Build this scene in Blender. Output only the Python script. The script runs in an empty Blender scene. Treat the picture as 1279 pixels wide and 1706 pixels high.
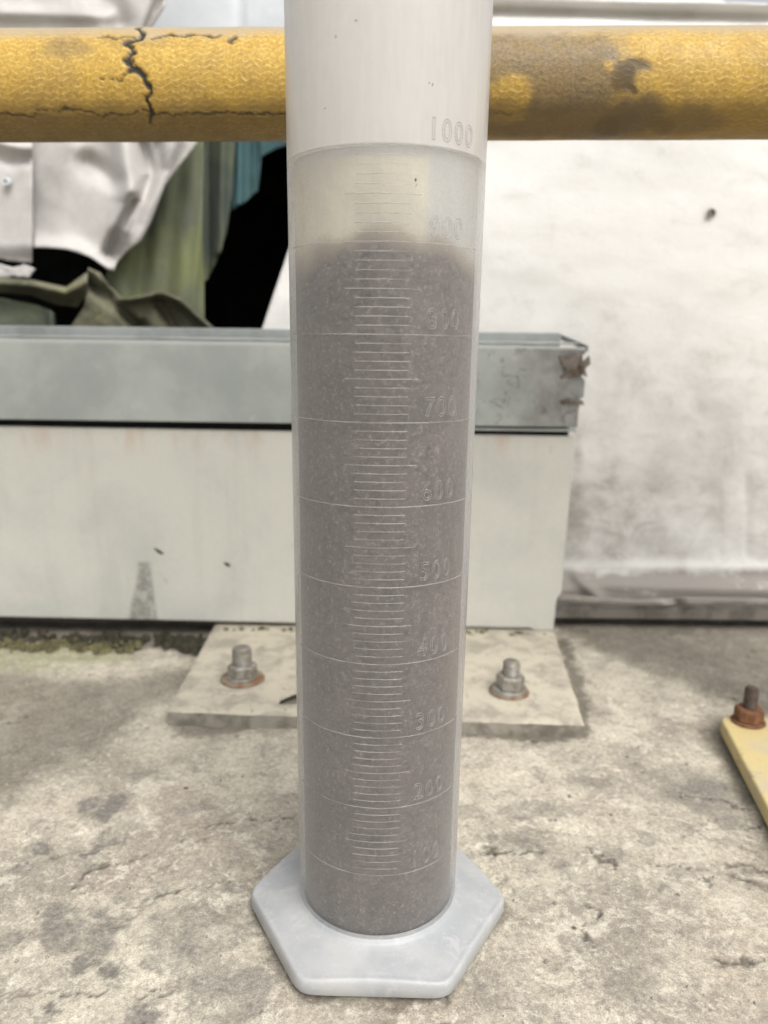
import bpy, bmesh, math, random
import numpy as np
from mathutils import Vector, Matrix

random.seed(7)
sc = bpy.context.scene
C = sc.collection
R_ = math.radians

# ------------------------------------------------------------------ camera, sky, sun, exposure
CAM = np.array([0.00071, -0.30158, 0.24679])
PITCH, ROLL, FPX = 0.21347, 0.0130, 1286.0
fw = np.array([0, math.cos(PITCH), -math.sin(PITCH)])
_r = np.array([1.0, 0, 0]); _u = np.cross(_r, fw)
rt = math.cos(ROLL)*_r + math.sin(ROLL)*_u
up = -math.sin(ROLL)*_r + math.cos(ROLL)*_u
cam_d = bpy.data.cameras.new('camera')
cam = bpy.data.objects.new('camera', cam_d); C.objects.link(cam)
M = Matrix(((rt[0], up[0], -fw[0], CAM[0]), (rt[1], up[1], -fw[1], CAM[1]), (rt[2], up[2], -fw[2], CAM[2]), (0, 0, 0, 1)))
cam.matrix_world = M
cam_d.sensor_width = 36; cam_d.lens = 36*FPX/1706
cam_d.clip_start = 0.01; cam_d.clip_end = 500
cam_d.dof.use_dof = True
cam_d.dof.focus_distance = 0.30
cam_d.dof.aperture_fstop = 9.2
sc.camera = cam

world = bpy.data.worlds.new('World'); sc.world = world
world.use_nodes = True
wt = world.node_tree
bg = wt.nodes['Background']
sky = wt.nodes.new('ShaderNodeTexSky'); sky.sky_type = 'NISHITA'; sky.sun_disc = False
SUN_EL, SUN_AZ = R_(52), R_(150)          # azimuth measured clockwise from +Y (north): sun in front of the scene, to the right
sky.sun_elevation = SUN_EL; sky.sun_rotation = SUN_AZ
sky.dust_density = 4.0; sky.air_density = 1.0
hs = wt.nodes.new('ShaderNodeHueSaturation'); hs.inputs['Saturation'].default_value = 0.22
wt.links.new(sky.outputs[0], hs.inputs['Color']); wt.links.new(hs.outputs[0], bg.inputs[0])
bg.inputs[1].default_value = 0.13
sun_d = bpy.data.lights.new('sun', 'SUN'); sun_d.energy = 1.3; sun_d.angle = R_(35); sun_d.color = (1.0, 0.96, 0.90)
sun = bpy.data.objects.new('sun', sun_d); C.objects.link(sun)
sdir = Vector((math.sin(SUN_AZ)*math.cos(SUN_EL), math.cos(SUN_AZ)*math.cos(SUN_EL), math.sin(SUN_EL)))
sun.rotation_euler = sdir.to_track_quat('Z', 'Y').to_euler(); sun.location = sdir*5
sc.view_settings.view_transform = 'Standard'; sc.view_settings.look = 'None'
sc.view_settings.gamma = 1; sc.view_settings.use_curve_mapping = False
sc.view_settings.exposure = 0.60
sc.render.engine = 'CYCLES'
sc.cycles.use_denoising = True
sc.cycles.max_bounces = 14; sc.cycles.volume_bounces = 6; sc.cycles.transmission_bounces = 12; sc.cycles.transparent_max_bounces = 16
sc.cycles.diffuse_bounces = 4; sc.cycles.sample_clamp_indirect = 6

# ------------------------------------------------------------------ helpers
def ray(x, y):
    return fw + (x-639.5)/FPX*rt - (y-853)/FPX*up
def at(x, y, Y):
    d = ray(x, y); return CAM + d*((Y-CAM[1])/d[1])
def onz(x, y, z=0.0):
    d = ray(x, y); return CAM + d*((z-CAM[2])/d[2])

def _h(ix, iy, seed):
    n = (ix.astype(np.int64)*374761393 + iy.astype(np.int64)*668265263 + seed*1442695041) & 0xffffffff
    n = ((n ^ (n >> 13))*1274126177) & 0xffffffff
    n = (n ^ (n >> 16)) & 0xffff
    return n/65535.0
def vn(x, y, seed=0):
    x = np.asarray(x, float); y = np.asarray(y, float)
    ix = np.floor(x); iy = np.floor(y); fx = x-ix; fy = y-iy
    fx = fx*fx*(3-2*fx); fy = fy*fy*(3-2*fy)
    a = _h(ix, iy, seed); b = _h(ix+1, iy, seed); c = _h(ix, iy+1, seed); d = _h(ix+1, iy+1, seed)
    return (a*(1-fx)+b*fx)*(1-fy) + (c*(1-fx)+d*fx)*fy
def fbm(x, y, seed=0, o=4):
    s = 0; a = 0.5; t = 0
    for k in range(o):
        s = s + a*vn(x*2**k+17.3*k, y*2**k+9.1*k, seed+k*13); t += a; a *= 0.5
    return s/t
def sstep(a, b, x):
    t = np.clip((x-a)/(b-a), 0, 1); return t*t*(3-2*t)
def segdist(px, py, pts):
    d = np.full(np.shape(px), 1e9)
    for (x0, y0), (x1, y1) in zip(pts[:-1], pts[1:]):
        vx, vy = x1-x0, y1-y0; L = vx*vx+vy*vy+1e-18
        t = np.clip(((px-x0)*vx+(py-y0)*vy)/L, 0, 1)
        d = np.minimum(d, np.hypot(px-x0-t*vx, py-y0-t*vy))
    return d

def link(name, me, m=None, parent=None, smooth=False):
    o = bpy.data.objects.new(name, me); C.objects.link(o)
    if m is not None: me.materials.append(m)
    if smooth:
        me.polygons.foreach_set('use_smooth', [True]*len(me.polygons))
    if parent is not None: o.parent = parent
    return o
def pyobj(name, v, f, m, parent=None, smooth=False):
    me = bpy.data.meshes.new(name); me.from_pydata([tuple(map(float, p)) for p in v], [], [tuple(map(int, q)) for q in f]); me.update()
    return link(name, me, m, parent, smooth)
def bmobj(name, bm, m, parent=None, smooth=False, bevel=0.0, seg=2):
    bmesh.ops.recalc_face_normals(bm, faces=bm.faces)
    me = bpy.data.meshes.new(name); bm.to_mesh(me); bm.free()
    o = link(name, me, m, parent, smooth)
    if bevel:
        b = o.modifiers.new('bevel', 'BEVEL'); b.width = bevel; b.segments = seg; b.limit_method = 'ANGLE'; b.angle_limit = R_(35)
    return o
def gridmesh(name, P, m, parent=None, closed_u=False, attrs=None, flip=False):
    nv, nu = P.shape[:2]
    idx = np.arange(nv*nu).reshape(nv, nu)
    if closed_u: idx = np.concatenate([idx, idx[:, :1]], 1)
    q = np.stack([idx[:-1, :-1], idx[:-1, 1:], idx[1:, 1:], idx[1:, :-1]], -1).reshape(-1, 4)
    if flip: q = q[:, ::-1]
    me = bpy.data.meshes.new(name)
    me.vertices.add(nv*nu); me.vertices.foreach_set('co', P.reshape(-1).astype(np.float32))
    me.loops.add(q.size); me.loops.foreach_set('vertex_index', q.reshape(-1).astype(np.int32))
    me.polygons.add(len(q)); me.polygons.foreach_set('loop_start', np.arange(0, q.size, 4, dtype=np.int32))
    me.polygons.foreach_set('use_smooth', np.ones(len(q), bool))
    for k, a in (attrs or {}).items():
        at_ = me.attributes.new(k, 'FLOAT', 'POINT'); at_.data.foreach_set('value', np.asarray(a, np.float32).reshape(-1))
    me.update(calc_edges=True); me.validate()
    return link(name, me, m, parent)
def box(bm, x0, x1, y0, y1, z0, z1, rot=None):
    vs = [bm.verts.new((x, y, z)) for x in (x0, x1) for y in (y0, y1) for z in (z0, z1)]
    for f in ((0, 1, 3, 2), (4, 6, 7, 5), (0, 4, 5, 1), (2, 3, 7, 6), (0, 2, 6, 4), (1, 5, 7, 3)):
        bm.faces.new([vs[i] for i in f])
    return vs
def lathe(prof, n=48, ang=None):
    a = np.linspace(0, 2*np.pi, n, endpoint=False)
    P = np.zeros((len(prof), n, 3))
    for i, (r, z) in enumerate(prof):
        P[i, :, 0] = r*np.cos(a); P[i, :, 1] = r*np.sin(a); P[i, :, 2] = z
    return P
def empty(name, loc=(0, 0, 0)):
    o = bpy.data.objects.new(name, None); C.objects.link(o); o.location = loc; o.empty_display_size = 0.02
    return o
def tag(o, label=None, cat=None, group=None, kind=None):
    if label: o['label'] = label
    if cat: o['category'] = cat
    if group: o['group'] = group
    if kind: o['kind'] = kind
    return o

# ------------------------------------------------------------------ materials
class Nt:
    def __init__(s, name):
        s.m = bpy.data.materials.new(name); s.m.use_nodes = True; s.t = s.m.node_tree
        s.b = s.t.nodes['Principled BSDF']; s.out = s.t.nodes['Material Output']
        s.co = s.t.nodes.new('ShaderNodeTexCoord').outputs['Object']
    def n(s, kind, **kw):
        n = s.t.nodes.new('ShaderNode'+kind)
        for k, v in kw.items(): setattr(n, k, v)
        return n
    def l(s, a, b): s.t.links.new(a, b)
    def put(s, inp, v):
        if hasattr(v, 'is_linked') or hasattr(v, 'links'): s.l(v, inp)
        elif isinstance(v, tuple): inp.default_value = (*v, 1.0) if len(v) == 3 and len(inp.default_value) == 4 else v
        else: inp.default_value = v
    def noise(s, scale, detail=4, rough=0.55, dist=0.0, stretch=None, co=None):
        co = co or s.co
        if stretch:
            mp = s.n('Mapping'); mp.inputs['Scale'].default_value = stretch; s.l(co, mp.inputs[0]); co = mp.outputs[0]
        n = s.n('TexNoise'); n.inputs['Scale'].default_value = scale; n.inputs['Detail'].default_value = detail
        n.inputs['Roughness'].default_value = rough; n.inputs['Distortion'].default_value = dist
        s.l(co, n.inputs['Vector']); return n.outputs['Fac']
    def rng(s, v, a, b, c=0.0, d=1.0):
        n = s.n('MapRange'); n.interpolation_type = 'SMOOTHSTEP'
        s.put(n.inputs[0], v); n.inputs[1].default_value = a; n.inputs[2].default_value = b; n.inputs[3].default_value = c; n.inputs[4].default_value = d
        return n.outputs[0]
    def mix(s, f, a, b, mode='MIX'):
        n = s.n('Mix', data_type='RGBA', blend_type=mode)
        s.put(n.inputs[0], f); s.put(n.inputs[6], a); s.put(n.inputs[7], b); return n.outputs[2]
    def math(s, op, a, b=0.0):
        n = s.n('Math', operation=op); s.put(n.inputs[0], a); s.put(n.inputs[1], b); return n.outputs[0]
    def attr(s, name):
        n = s.n('Attribute'); n.attribute_name = name; return n.outputs['Fac']
    def bump(s, h, strength=0.3, dist=0.001):
        n = s.n('Bump'); n.inputs['Strength'].default_value = strength; n.inputs['Distance'].default_value = dist
        s.l(h, n.inputs['Height']); return n.outputs[0]
    def fin(s, col=None, rough=0.6, metal=0.0, normal=None, spec=0.4):
        if col is not None: s.put(s.b.inputs['Base Color'], col)
        s.put(s.b.inputs['Roughness'], rough); s.put(s.b.inputs['Metallic'], metal); s.b.inputs['Specular IOR Level'].default_value = spec
        if normal is not None: s.l(normal, s.b.inputs['Normal'])
        return s.m

def mat_worn(name, base, dirt, scale=25, amt=(0.48, 0.7), rough=0.6, metal=0.0, bump=0.25, fine=400, spec=0.4, streak=None, dirt2=None):
    k = Nt(name)
    c = k.mix(k.rng(k.noise(scale, 6, 0.65, 0.3), *amt), base, dirt)
    if dirt2: c = k.mix(k.rng(k.noise(scale*2.7, 5, 0.7, 0.6), 0.56, 0.7), c, dirt2)
    f = k.noise(fine, 4, 0.7)
    c = k.mix(0.35, c, k.mix(f, (0.35, 0.35, 0.35), (0.72, 0.72, 0.72)), 'OVERLAY')
    if streak:
        c = k.mix(k.rng(k.noise(streak, 4, 0.6, 0.2, (1, 1, 0.07)), 0.45, 0.8, 0, 0.55), c, dirt)
    return k.fin(c, rough, metal, k.bump(k.noise(fine*0.5, 5, 0.6), bump, 0.0006), spec)

# floor
def mat_floor():
    k = Nt('weathered_cement')
    st, cr, mo, da = k.attr('stain'), k.attr('crack'), k.attr('moss'), k.attr('damp_shade')
    n1 = k.noise(14, 8, 0.68, 0.3); n2 = k.noise(60, 9, 0.74, 0.3); n3 = k.noise(420, 5, 0.75); n4 = k.noise(1500, 3, 0.7)
    c = k.mix(k.rng(n1, 0.38, 0.62), (0.50, 0.457, 0.37), (0.325, 0.293, 0.24))
    c = k.mix(k.rng(k.noise(9, 3, 0.6), 0.5, 0.72, 0, 0.45), c, (0.36, 0.292, 0.235))
    c = k.mix(k.rng(n2, 0.52, 0.60, 0, 0.62), c, (0.265, 0.242, 0.208))
    c = k.mix(k.rng(k.noise(34, 9, 0.76, 0.4), 0.53, 0.60, 0, 0.75), c, (0.58, 0.54, 0.445))
    c = k.mix(k.rng(k.noise(150, 8, 0.78, 0.6), 0.54, 0.61, 0, 0.6), c, (0.60, 0.56, 0.47))
    c = k.mix(k.rng(k.noise(95, 8, 0.78, 0.6), 0.57, 0.64, 0, 0.6), c, (0.21, 0.19, 0.165))
    s2 = k.math('MULTIPLY', st, k.rng(n2, 0.36, 0.54, 0.4, 1.0))
    c = k.mix(k.math('MULTIPLY', s2, 0.95), c, (0.19, 0.174, 0.153))
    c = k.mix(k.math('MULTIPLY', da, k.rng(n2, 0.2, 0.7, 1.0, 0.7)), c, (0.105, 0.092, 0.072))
    c = k.mix(k.math('MULTIPLY', mo, k.rng(n2, 0.3, 0.6, 0.3, 1.0)), c, (0.30, 0.295, 0.185))
    g1 = k.noise(620, 5, 0.82); g2 = k.noise(700, 5, 0.82, 0.5)
    c = k.mix(k.math('MULTIPLY', k.rng(g1, 0.58, 0.66, 0, 0.6), k.rng(n1, 0.40, 0.60, 0.2, 1.0)), c, (0.17, 0.155, 0.13)); c = k.mix(k.rng(g2, 0.59, 0.68, 0, 0.4), c, (0.66, 0.62, 0.53))
    c = k.mix(0.45, c, k.mix(k.rng(n3, 0.3, 0.7), (0.22, 0.22, 0.22), (0.76, 0.76, 0.75)), 'OVERLAY')
    c = k.mix(0.42, c, k.mix(k.rng(n4, 0.25, 0.75), (0.2, 0.2, 0.2), (0.8, 0.8, 0.8)), 'OVERLAY')
    vo = k.n('TexVoronoi'); vo.inputs['Scale'].default_value = 75; k.l(k.co, vo.inputs['Vector'])
    pit = k.math('MULTIPLY', k.rng(vo.outputs['Distance'], 0.06, 0.16, 1, 0), k.rng(k.noise(37, 2), 0.57, 0.64))
    c = k.mix(pit, c, (0.07, 0.062, 0.052))
    c = k.mix(cr, c, (0.065, 0.056, 0.045))
    h = k.math('ADD', k.math('MULTIPLY', n3, 0.7), k.math('MULTIPLY', n4, 0.4))
    h = k.math('SUBTRACT', h, pit)
    return k.fin(c, k.rng(n2, 0.3, 0.7, 0.92, 0.7), 0, k.bump(h, 0.55, 0.0007), 0.25)

# plastic wall of the cylinder
def mat_plastic():
    k = Nt('frosted_plastic')
    fine = k.noise(900, 3, 0.7); grain = k.noise(260, 3, 0.6, 0, (1, 1, 0.12)); cloud = k.noise(40, 4, 0.6, 0.3)
    nrm = k.bump(k.math('ADD', k.math('MULTIPLY', fine, 0.7), grain), 0.25, 0.0004)
    dry, outer = k.attr('dry'), k.attr('outer')
    white = k.mix(dry, (0.62, 0.60, 0.585), (0.795, 0.778, 0.752))
    df = k.n('BsdfDiffuse'); k.put(df.inputs[0], white); k.l(nrm, df.inputs['Normal'])
    tr = k.n('BsdfTranslucent'); k.put(tr.inputs[0], white)
    mx = k.n('MixShader'); mx.inputs[0].default_value = 0.45; k.l(df.outputs[0], mx.inputs[1]); k.l(tr.outputs[0], mx.inputs[2])
    spk = k.math('MULTIPLY', k.rng(k.noise(1300, 2, 0.6), 0.50, 0.72), k.rng(cloud, 0.3, 0.7, 0.4, 1.0))
    wet_f = k.math('MULTIPLY', outer, k.math('ADD', k.rng(k.math('ADD', fine, grain), 0.7, 1.3, 0.01, 0.10), k.math('MULTIPLY', spk, 0.13)))
    dry_f = k.rng(k.math('ADD', cloud, grain), 0.6, 1.4, 0.62, 0.74)
    fac = k.math('ADD', k.math('MULTIPLY', dry, dry_f), k.math('MULTIPLY', k.math('SUBTRACT', 1.0, dry), wet_f))
    tp = k.n('BsdfTransparent'); m2 = k.n('MixShader'); k.put(m2.inputs[0], fac); k.l(tp.outputs[0], m2.inputs[1]); k.l(mx.outputs[0], m2.inputs[2])
    fr = k.n('Fresnel'); fr.inputs[0].default_value = 1.42; k.l(nrm, fr.inputs['Normal'])
    gl = k.n('BsdfGlossy'); gl.inputs['Roughness'].default_value = 0.28; k.l(nrm, gl.inputs['Normal'])
    m3 = k.n('MixShader'); k.put(m3.inputs[0], k.math('MULTIPLY', outer, k.math('MINIMUM', fr.outputs[0], 0.5))); k.l(m2.outputs[0], m3.inputs[1]); k.l(gl.outputs[0], m3.inputs[2])
    k.l(m3.outputs[0], k.out.inputs[0])
    vs_ = k.n('VolumeScatter'); vs_.inputs['Color'].default_value = (0.985, 0.98, 0.965, 1); vs_.inputs['Density'].default_value = 75.0
    k.l(vs_.outputs[0], k.out.inputs['Volume'])
    return k.m
def mat_base_plastic():
    k = Nt('milky_base_plastic')
    n = k.noise(45, 5, 0.6, 0.2); f = k.noise(1200, 3, 0.6)
    c = k.mix(k.rng(n, 0.35, 0.68), (0.45, 0.452, 0.446), (0.355, 0.368, 0.38))
    c = k.mix(k.rng(k.noise(140, 6, 0.75, 0.8), 0.52, 0.66, 0, 0.55), c, (0.50, 0.505, 0.50))
    c = k.mix(k.rng(k.noise(220, 6, 0.8, 1.5), 0.6, 0.68, 0, 0.5), c, (0.30, 0.30, 0.295))
    c = k.mix(k.rng(k.noise(60, 6, 0.7, 1.2), 0.63, 0.72, 0, 0.4), c, (0.33, 0.32, 0.295))
    b = k.b; b.inputs['Subsurface Weight'].default_value = 0.35; b.inputs['Subsurface Radius'].default_value = (1, 1, 1); b.inputs['Subsurface Scale'].default_value = 0.0018
    return k.fin(c, 0.42, 0, k.bump(k.math('ADD', f, n), 0.18, 0.0004), 0.45)

M_floor = mat_floor()
M_wall = mat_plastic()
M_base = mat_base_plastic()
def mat_ridge(solid=None):
    k = Nt('raised_plastic_ridge')
    k.put(k.b.inputs['Base Color'], (0.36, 0.345, 0.335)); k.b.inputs['Roughness'].default_value = 0.5
    tp = k.n('BsdfTransparent'); mx = k.n('MixShader')
    k.put(mx.inputs[0], k.rng(k.noise(60, 3, 0.6), 0.36, 0.64, 0.18, 0.60) if solid is None else solid)
    k.l(tp.outputs[0], mx.inputs[1]); k.l(k.b.outputs[0], mx.inputs[2]); k.l(mx.outputs[0], k.out.inputs[0])
    return k.m
M_ridge = mat_ridge(); M_numeral = mat_ridge(0.38)
def sludge_colour(k):
    n1 = k.noise(30, 4, 0.6); n2 = k.noise(300, 5, 0.78, 0, (1, 1, 1.3)); n3 = k.noise(620, 4, 0.8)
    c = k.mix(k.rng(n1, 0.35, 0.65), (0.134, 0.111, 0.099), (0.090, 0.074, 0.066))
    c = k.mix(k.rng(k.noise(80, 4, 0.7, 0.4, (1, 1, 0.5)), 0.5, 0.72, 0, 0.5), c, (0.062, 0.053, 0.047))
    c = k.mix(k.rng(n2, 0.48, 0.64, 0, 0.85), c, (0.030, 0.026, 0.023))
    return k.mix(k.rng(n3, 0.50, 0.70, 0, 0.9), c, (0.34, 0.295, 0.268)), n3
def mat_sludge():
    k = Nt('grey_brown_sludge'); c, n3 = sludge_colour(k)
    return k.fin(c, 0.8, 0, k.bump(n3, 0.3, 0.0004), 0.2)
M_sludge = mat_sludge()
def mat_water():
    k = Nt('cloudy_water'); sc_, n3 = sludge_colour(k)
    f = k.attr('fines')
    n = k.noise(45, 4, 0.6, 0.5)
    c = k.mix(k.rng(n, 0.35, 0.65), (0.66, 0.62, 0.50), (0.57, 0.54, 0.45))
    c = k.mix(k.attr('grey'), c, (0.52, 0.515, 0.50))
    fz = k.math('ADD', f, k.math('MULTIPLY', k.math('SUBTRACT', n3, 0.5), 0.35))
    c = k.mix(k.rng(fz, 0.0, 0.5), c, (0.33, 0.285, 0.225)); c = k.mix(k.rng(fz, 0.38, 1.0), c, sc_)
    return k.fin(c, 0.8, 0, k.bump(n3, 0.3, 0.0004), 0.2)
M_water = mat_water()

def mat_rail():
    k = Nt('yellow_woven_fibreglass')
    u = k.attr('along'); v = k.attr('around')
    cmb = k.n('CombineXYZ'); k.l(u, cmb.inputs[0]); k.l(v, cmb.inputs[1])
    wob = k.noise(130, 3, 0.6)
    tri = k.math('PINGPONG', k.math('MULTIPLY', k.math('ADD', u, k.math('MULTIPLY', wob, 0.005)), 1.0), 0.0036)
    ph = k.math('ADD', k.math('ADD', v, k.math('MULTIPLY', tri, 0.42)), k.math('MULTIPLY', wob, 0.0034))
    s = k.math('SINE', k.math('MULTIPLY', ph, 2*math.pi/0.0029))
    thread = k.math('MULTIPLY', k.rng(s, 0.35, 1.0), k.rng(k.noise(260, 4, 0.7), 0.38, 0.6))
    n1 = k.noise(28, 5, 0.6, 0.5); n2 = k.noise(600, 4, 0.7); n3 = k.noise(90, 5, 0.7)
    c = k.mix(k.rng(n1, 0.35, 0.68), (0.50, 0.318, 0.060), (0.38, 0.245, 0.062))
    c = k.mix(k.rng(n3, 0.5, 0.7, 0, 0.5), c, (0.36, 0.21, 0.045))
    c = k.mix(k.math('MULTIPLY', thread, 0.36), c, (0.78, 0.60, 0.25))
    c = k.mix(0.5, c, k.mix(k.rng(n2, 0.3, 0.7), (0.25, 0.25, 0.25), (0.75, 0.75, 0.75)), 'OVERLAY')
    dn = k.math('MULTIPLY', k.attr('dull'), k.rng(n3, 0.3, 0.62, 1.0, 0.85))
    c = k.mix(dn, c, k.mix(k.rng(n2, 0.35, 0.65), (0.135, 0.098, 0.050), (0.215, 0.160, 0.088)))
    c = k.mix(k.math('MULTIPLY', k.attr('grime_dark'), k.rng(n2, 0.25, 0.6, 0.5, 1.0)), c, (0.075, 0.050, 0.022))
    c = k.mix(k.attr('dust'), c, (0.40, 0.33, 0.23))
    c = k.mix(k.attr('crack'), c, (0.018, 0.015, 0.012))
    h = k.math('ADD', k.math('MULTIPLY', thread, 0.8), n2)
    return k.fin(c, k.rng(n3, 0.3, 0.7, 0.42, 0.68), 0, k.bump(h, 0.36, 0.0005), 0.4)
M_rail = mat_rail()
M_yellow = mat_worn('faded_yellow_paint', (0.56, 0.45, 0.22), (0.49, 0.42, 0.28), 40, (0.45, 0.7), 0.6, 0, 0.3, 500, 0.3, None, (0.38, 0.31, 0.18))
M_panel = mat_worn('grey_white_paint', (0.500, 0.500, 0.435), (0.40, 0.40, 0.36), 14, (0.42, 0.72), 0.5, 0, 0.15, 350, 0.4, 60)
M_galv = mat_worn('galvanised_steel', (0.36, 0.385, 0.375), (0.27, 0.285, 0.28), 22, (0.4, 0.65), 0.5, 0.35, 0.2, 300, 0.5, 35)
M_galv_worn = mat_worn('rusty_tarnished_steel', (0.22, 0.20, 0.18), (0.08, 0.055, 0.04), 60, (0.4, 0.6), 0.75, 0.1, 0.5, 500, 0.3)
M_plate = mat_worn('dusty_steel_plate', (0.49, 0.45, 0.36), (0.33, 0.30, 0.245), 45, (0.42, 0.66), 0.85, 0, 0.5, 450, 0.2, None, (0.24, 0.215, 0.18))
M_plate_side = mat_worn('shaded_plate_edge', (0.27, 0.25, 0.21), (0.15, 0.135, 0.11), 60, (0.4, 0.65), 0.9, 0, 0.5, 450, 0.2)  # darker copy of the plate colour, shade painted on its sides
M_zinc = mat_worn('zinc_bolt_metal', (0.33, 0.32, 0.29), (0.20, 0.17, 0.13), 150, (0.4, 0.65), 0.55, 0.45, 0.3, 900)
M_rust = mat_worn('rust', (0.20, 0.095, 0.05), (0.11, 0.055, 0.035), 200, (0.4, 0.65), 0.85, 0.0, 0.6, 900, 0.2)
M_washer = mat_worn('rust_stained_washer', (0.25, 0.20, 0.145), (0.21, 0.11, 0.07), 130, (0.42, 0.6), 0.8, 0.1, 0.5, 900, 0.2)
M_darkrust = mat_worn('dark_stud_metal', (0.11, 0.085, 0.07), (0.06, 0.04, 0.03), 200, (0.4, 0.65), 0.7, 0.3, 0.5, 900)
M_white = mat_worn('white_plastic_sheet', (0.50, 0.485, 0.465), (0.40, 0.385, 0.365), 16, (0.5, 0.75), 0.55, 0, 0.25, 160, 0.35)
M_fascia = mat_worn('pale_sheet_metal', (0.60, 0.625, 0.65), (0.54, 0.56, 0.58), 10, (0.5, 0.75), 0.5, 0, 0.1, 160, 0.35)
M_green = mat_worn('algae_stained_canvas', (0.15, 0.165, 0.115), (0.185, 0.205, 0.10), 14, (0.42, 0.66), 0.85, 0, 0.3, 260, 0.2, 30, (0.13, 0.14, 0.115))
M_greycloth = mat_worn('grey_green_canvas', (0.085, 0.10, 0.085), (0.12, 0.135, 0.085), 14, (0.42, 0.66), 0.85, 0, 0.3, 260, 0.2, 30)
M_teal = mat_worn('teal_canvas', (0.08, 0.155, 0.165), (0.065, 0.125, 0.13), 18, (0.45, 0.7), 0.8, 0, 0.3, 260, 0.2)
M_olive = mat_worn('olive_tarpaulin', (0.155, 0.15, 0.10), (0.08, 0.08, 0.055), 20, (0.42, 0.68), 0.7, 0, 0.3, 260, 0.3, None, (0.20, 0.195, 0.09))
M_dark = mat_worn('shade_black_steel', (0.012, 0.012, 0.012), (0.006, 0.006, 0.006), 20, (0.4, 0.6), 0.9, 0, 0.1, 200, 0.1)  # near-black: the shade inside the opening painted as colour
M_gap = mat_worn('gap_black', (0.015, 0.015, 0.015), (0.03, 0.028, 0.025), 40, (0.5, 0.7), 0.9, 0, 0.2, 400, 0.1)  # near-black, paints the shade of the gap under the channel
def mat_cover():
    k = Nt('stained_white_cover')
    n1 = k.noise(11, 6, 0.66, 0.6); n2 = k.noise(55, 6, 0.7, 0.6, (0.6, 1, 1.0)); n3 = k.noise(400, 4, 0.7)
    g = k.attr('stain')  # stains, plus the painted dimming of the bottom ledge and a darker strip
    c = k.mix(k.rng(n1, 0.45, 0.7, 0, 0.5), (0.70, 0.69, 0.665), (0.60, 0.59, 0.565))
    c = k.mix(k.rng(n2, 0.52, 0.72, 0, 0.45), c, (0.50, 0.485, 0.455))
    c = k.mix(k.math('MULTIPLY', g, k.rng(k.math('ADD', n1, k.math('MULTIPLY', n2, 0.6)), 0.55, 1.0, 0.25, 1.0)), c, (0.27, 0.25, 0.225))
    c = k.mix(0.2, c, k.mix(n3, (0.3, 0.3, 0.3), (0.7, 0.7, 0.7)), 'OVERLAY')
    return k.fin(c, 0.6, 0, k.bump(k.math('ADD', n2, n3), 0.3, 0.0012), 0.3)
M_cover = mat_cover()
M_rail_wood = mat_worn('weathered_bottom_rail', (0.185, 0.17, 0.148), (0.10, 0.092, 0.078), 40, (0.4, 0.65), 0.8, 0, 0.4, 300, 0.2)
M_moss = mat_worn('mossy_dirt', (0.15, 0.14, 0.07), (0.075, 0.07, 0.04), 120, (0.4, 0.65), 0.95, 0, 0.7, 800, 0.1)
M_dirt = mat_worn('dark_damp_dirt', (0.055, 0.048, 0.036), (0.03, 0.03, 0.02), 120, (0.4, 0.65), 0.95, 0, 0.7, 800, 0.1, None, (0.07, 0.085, 0.04))
M_grit = mat_worn('cement_grit', (0.34, 0.31, 0.26), (0.18, 0.165, 0.14), 200, (0.4, 0.65), 0.95, 0, 0.7, 900, 0.1)
M_speck = mat_worn('dirt_speck', (0.05, 0.04, 0.03), (0.10, 0.08, 0.06), 400, (0.4, 0.65), 0.9, 0, 0.3, 900, 0.1)

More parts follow.
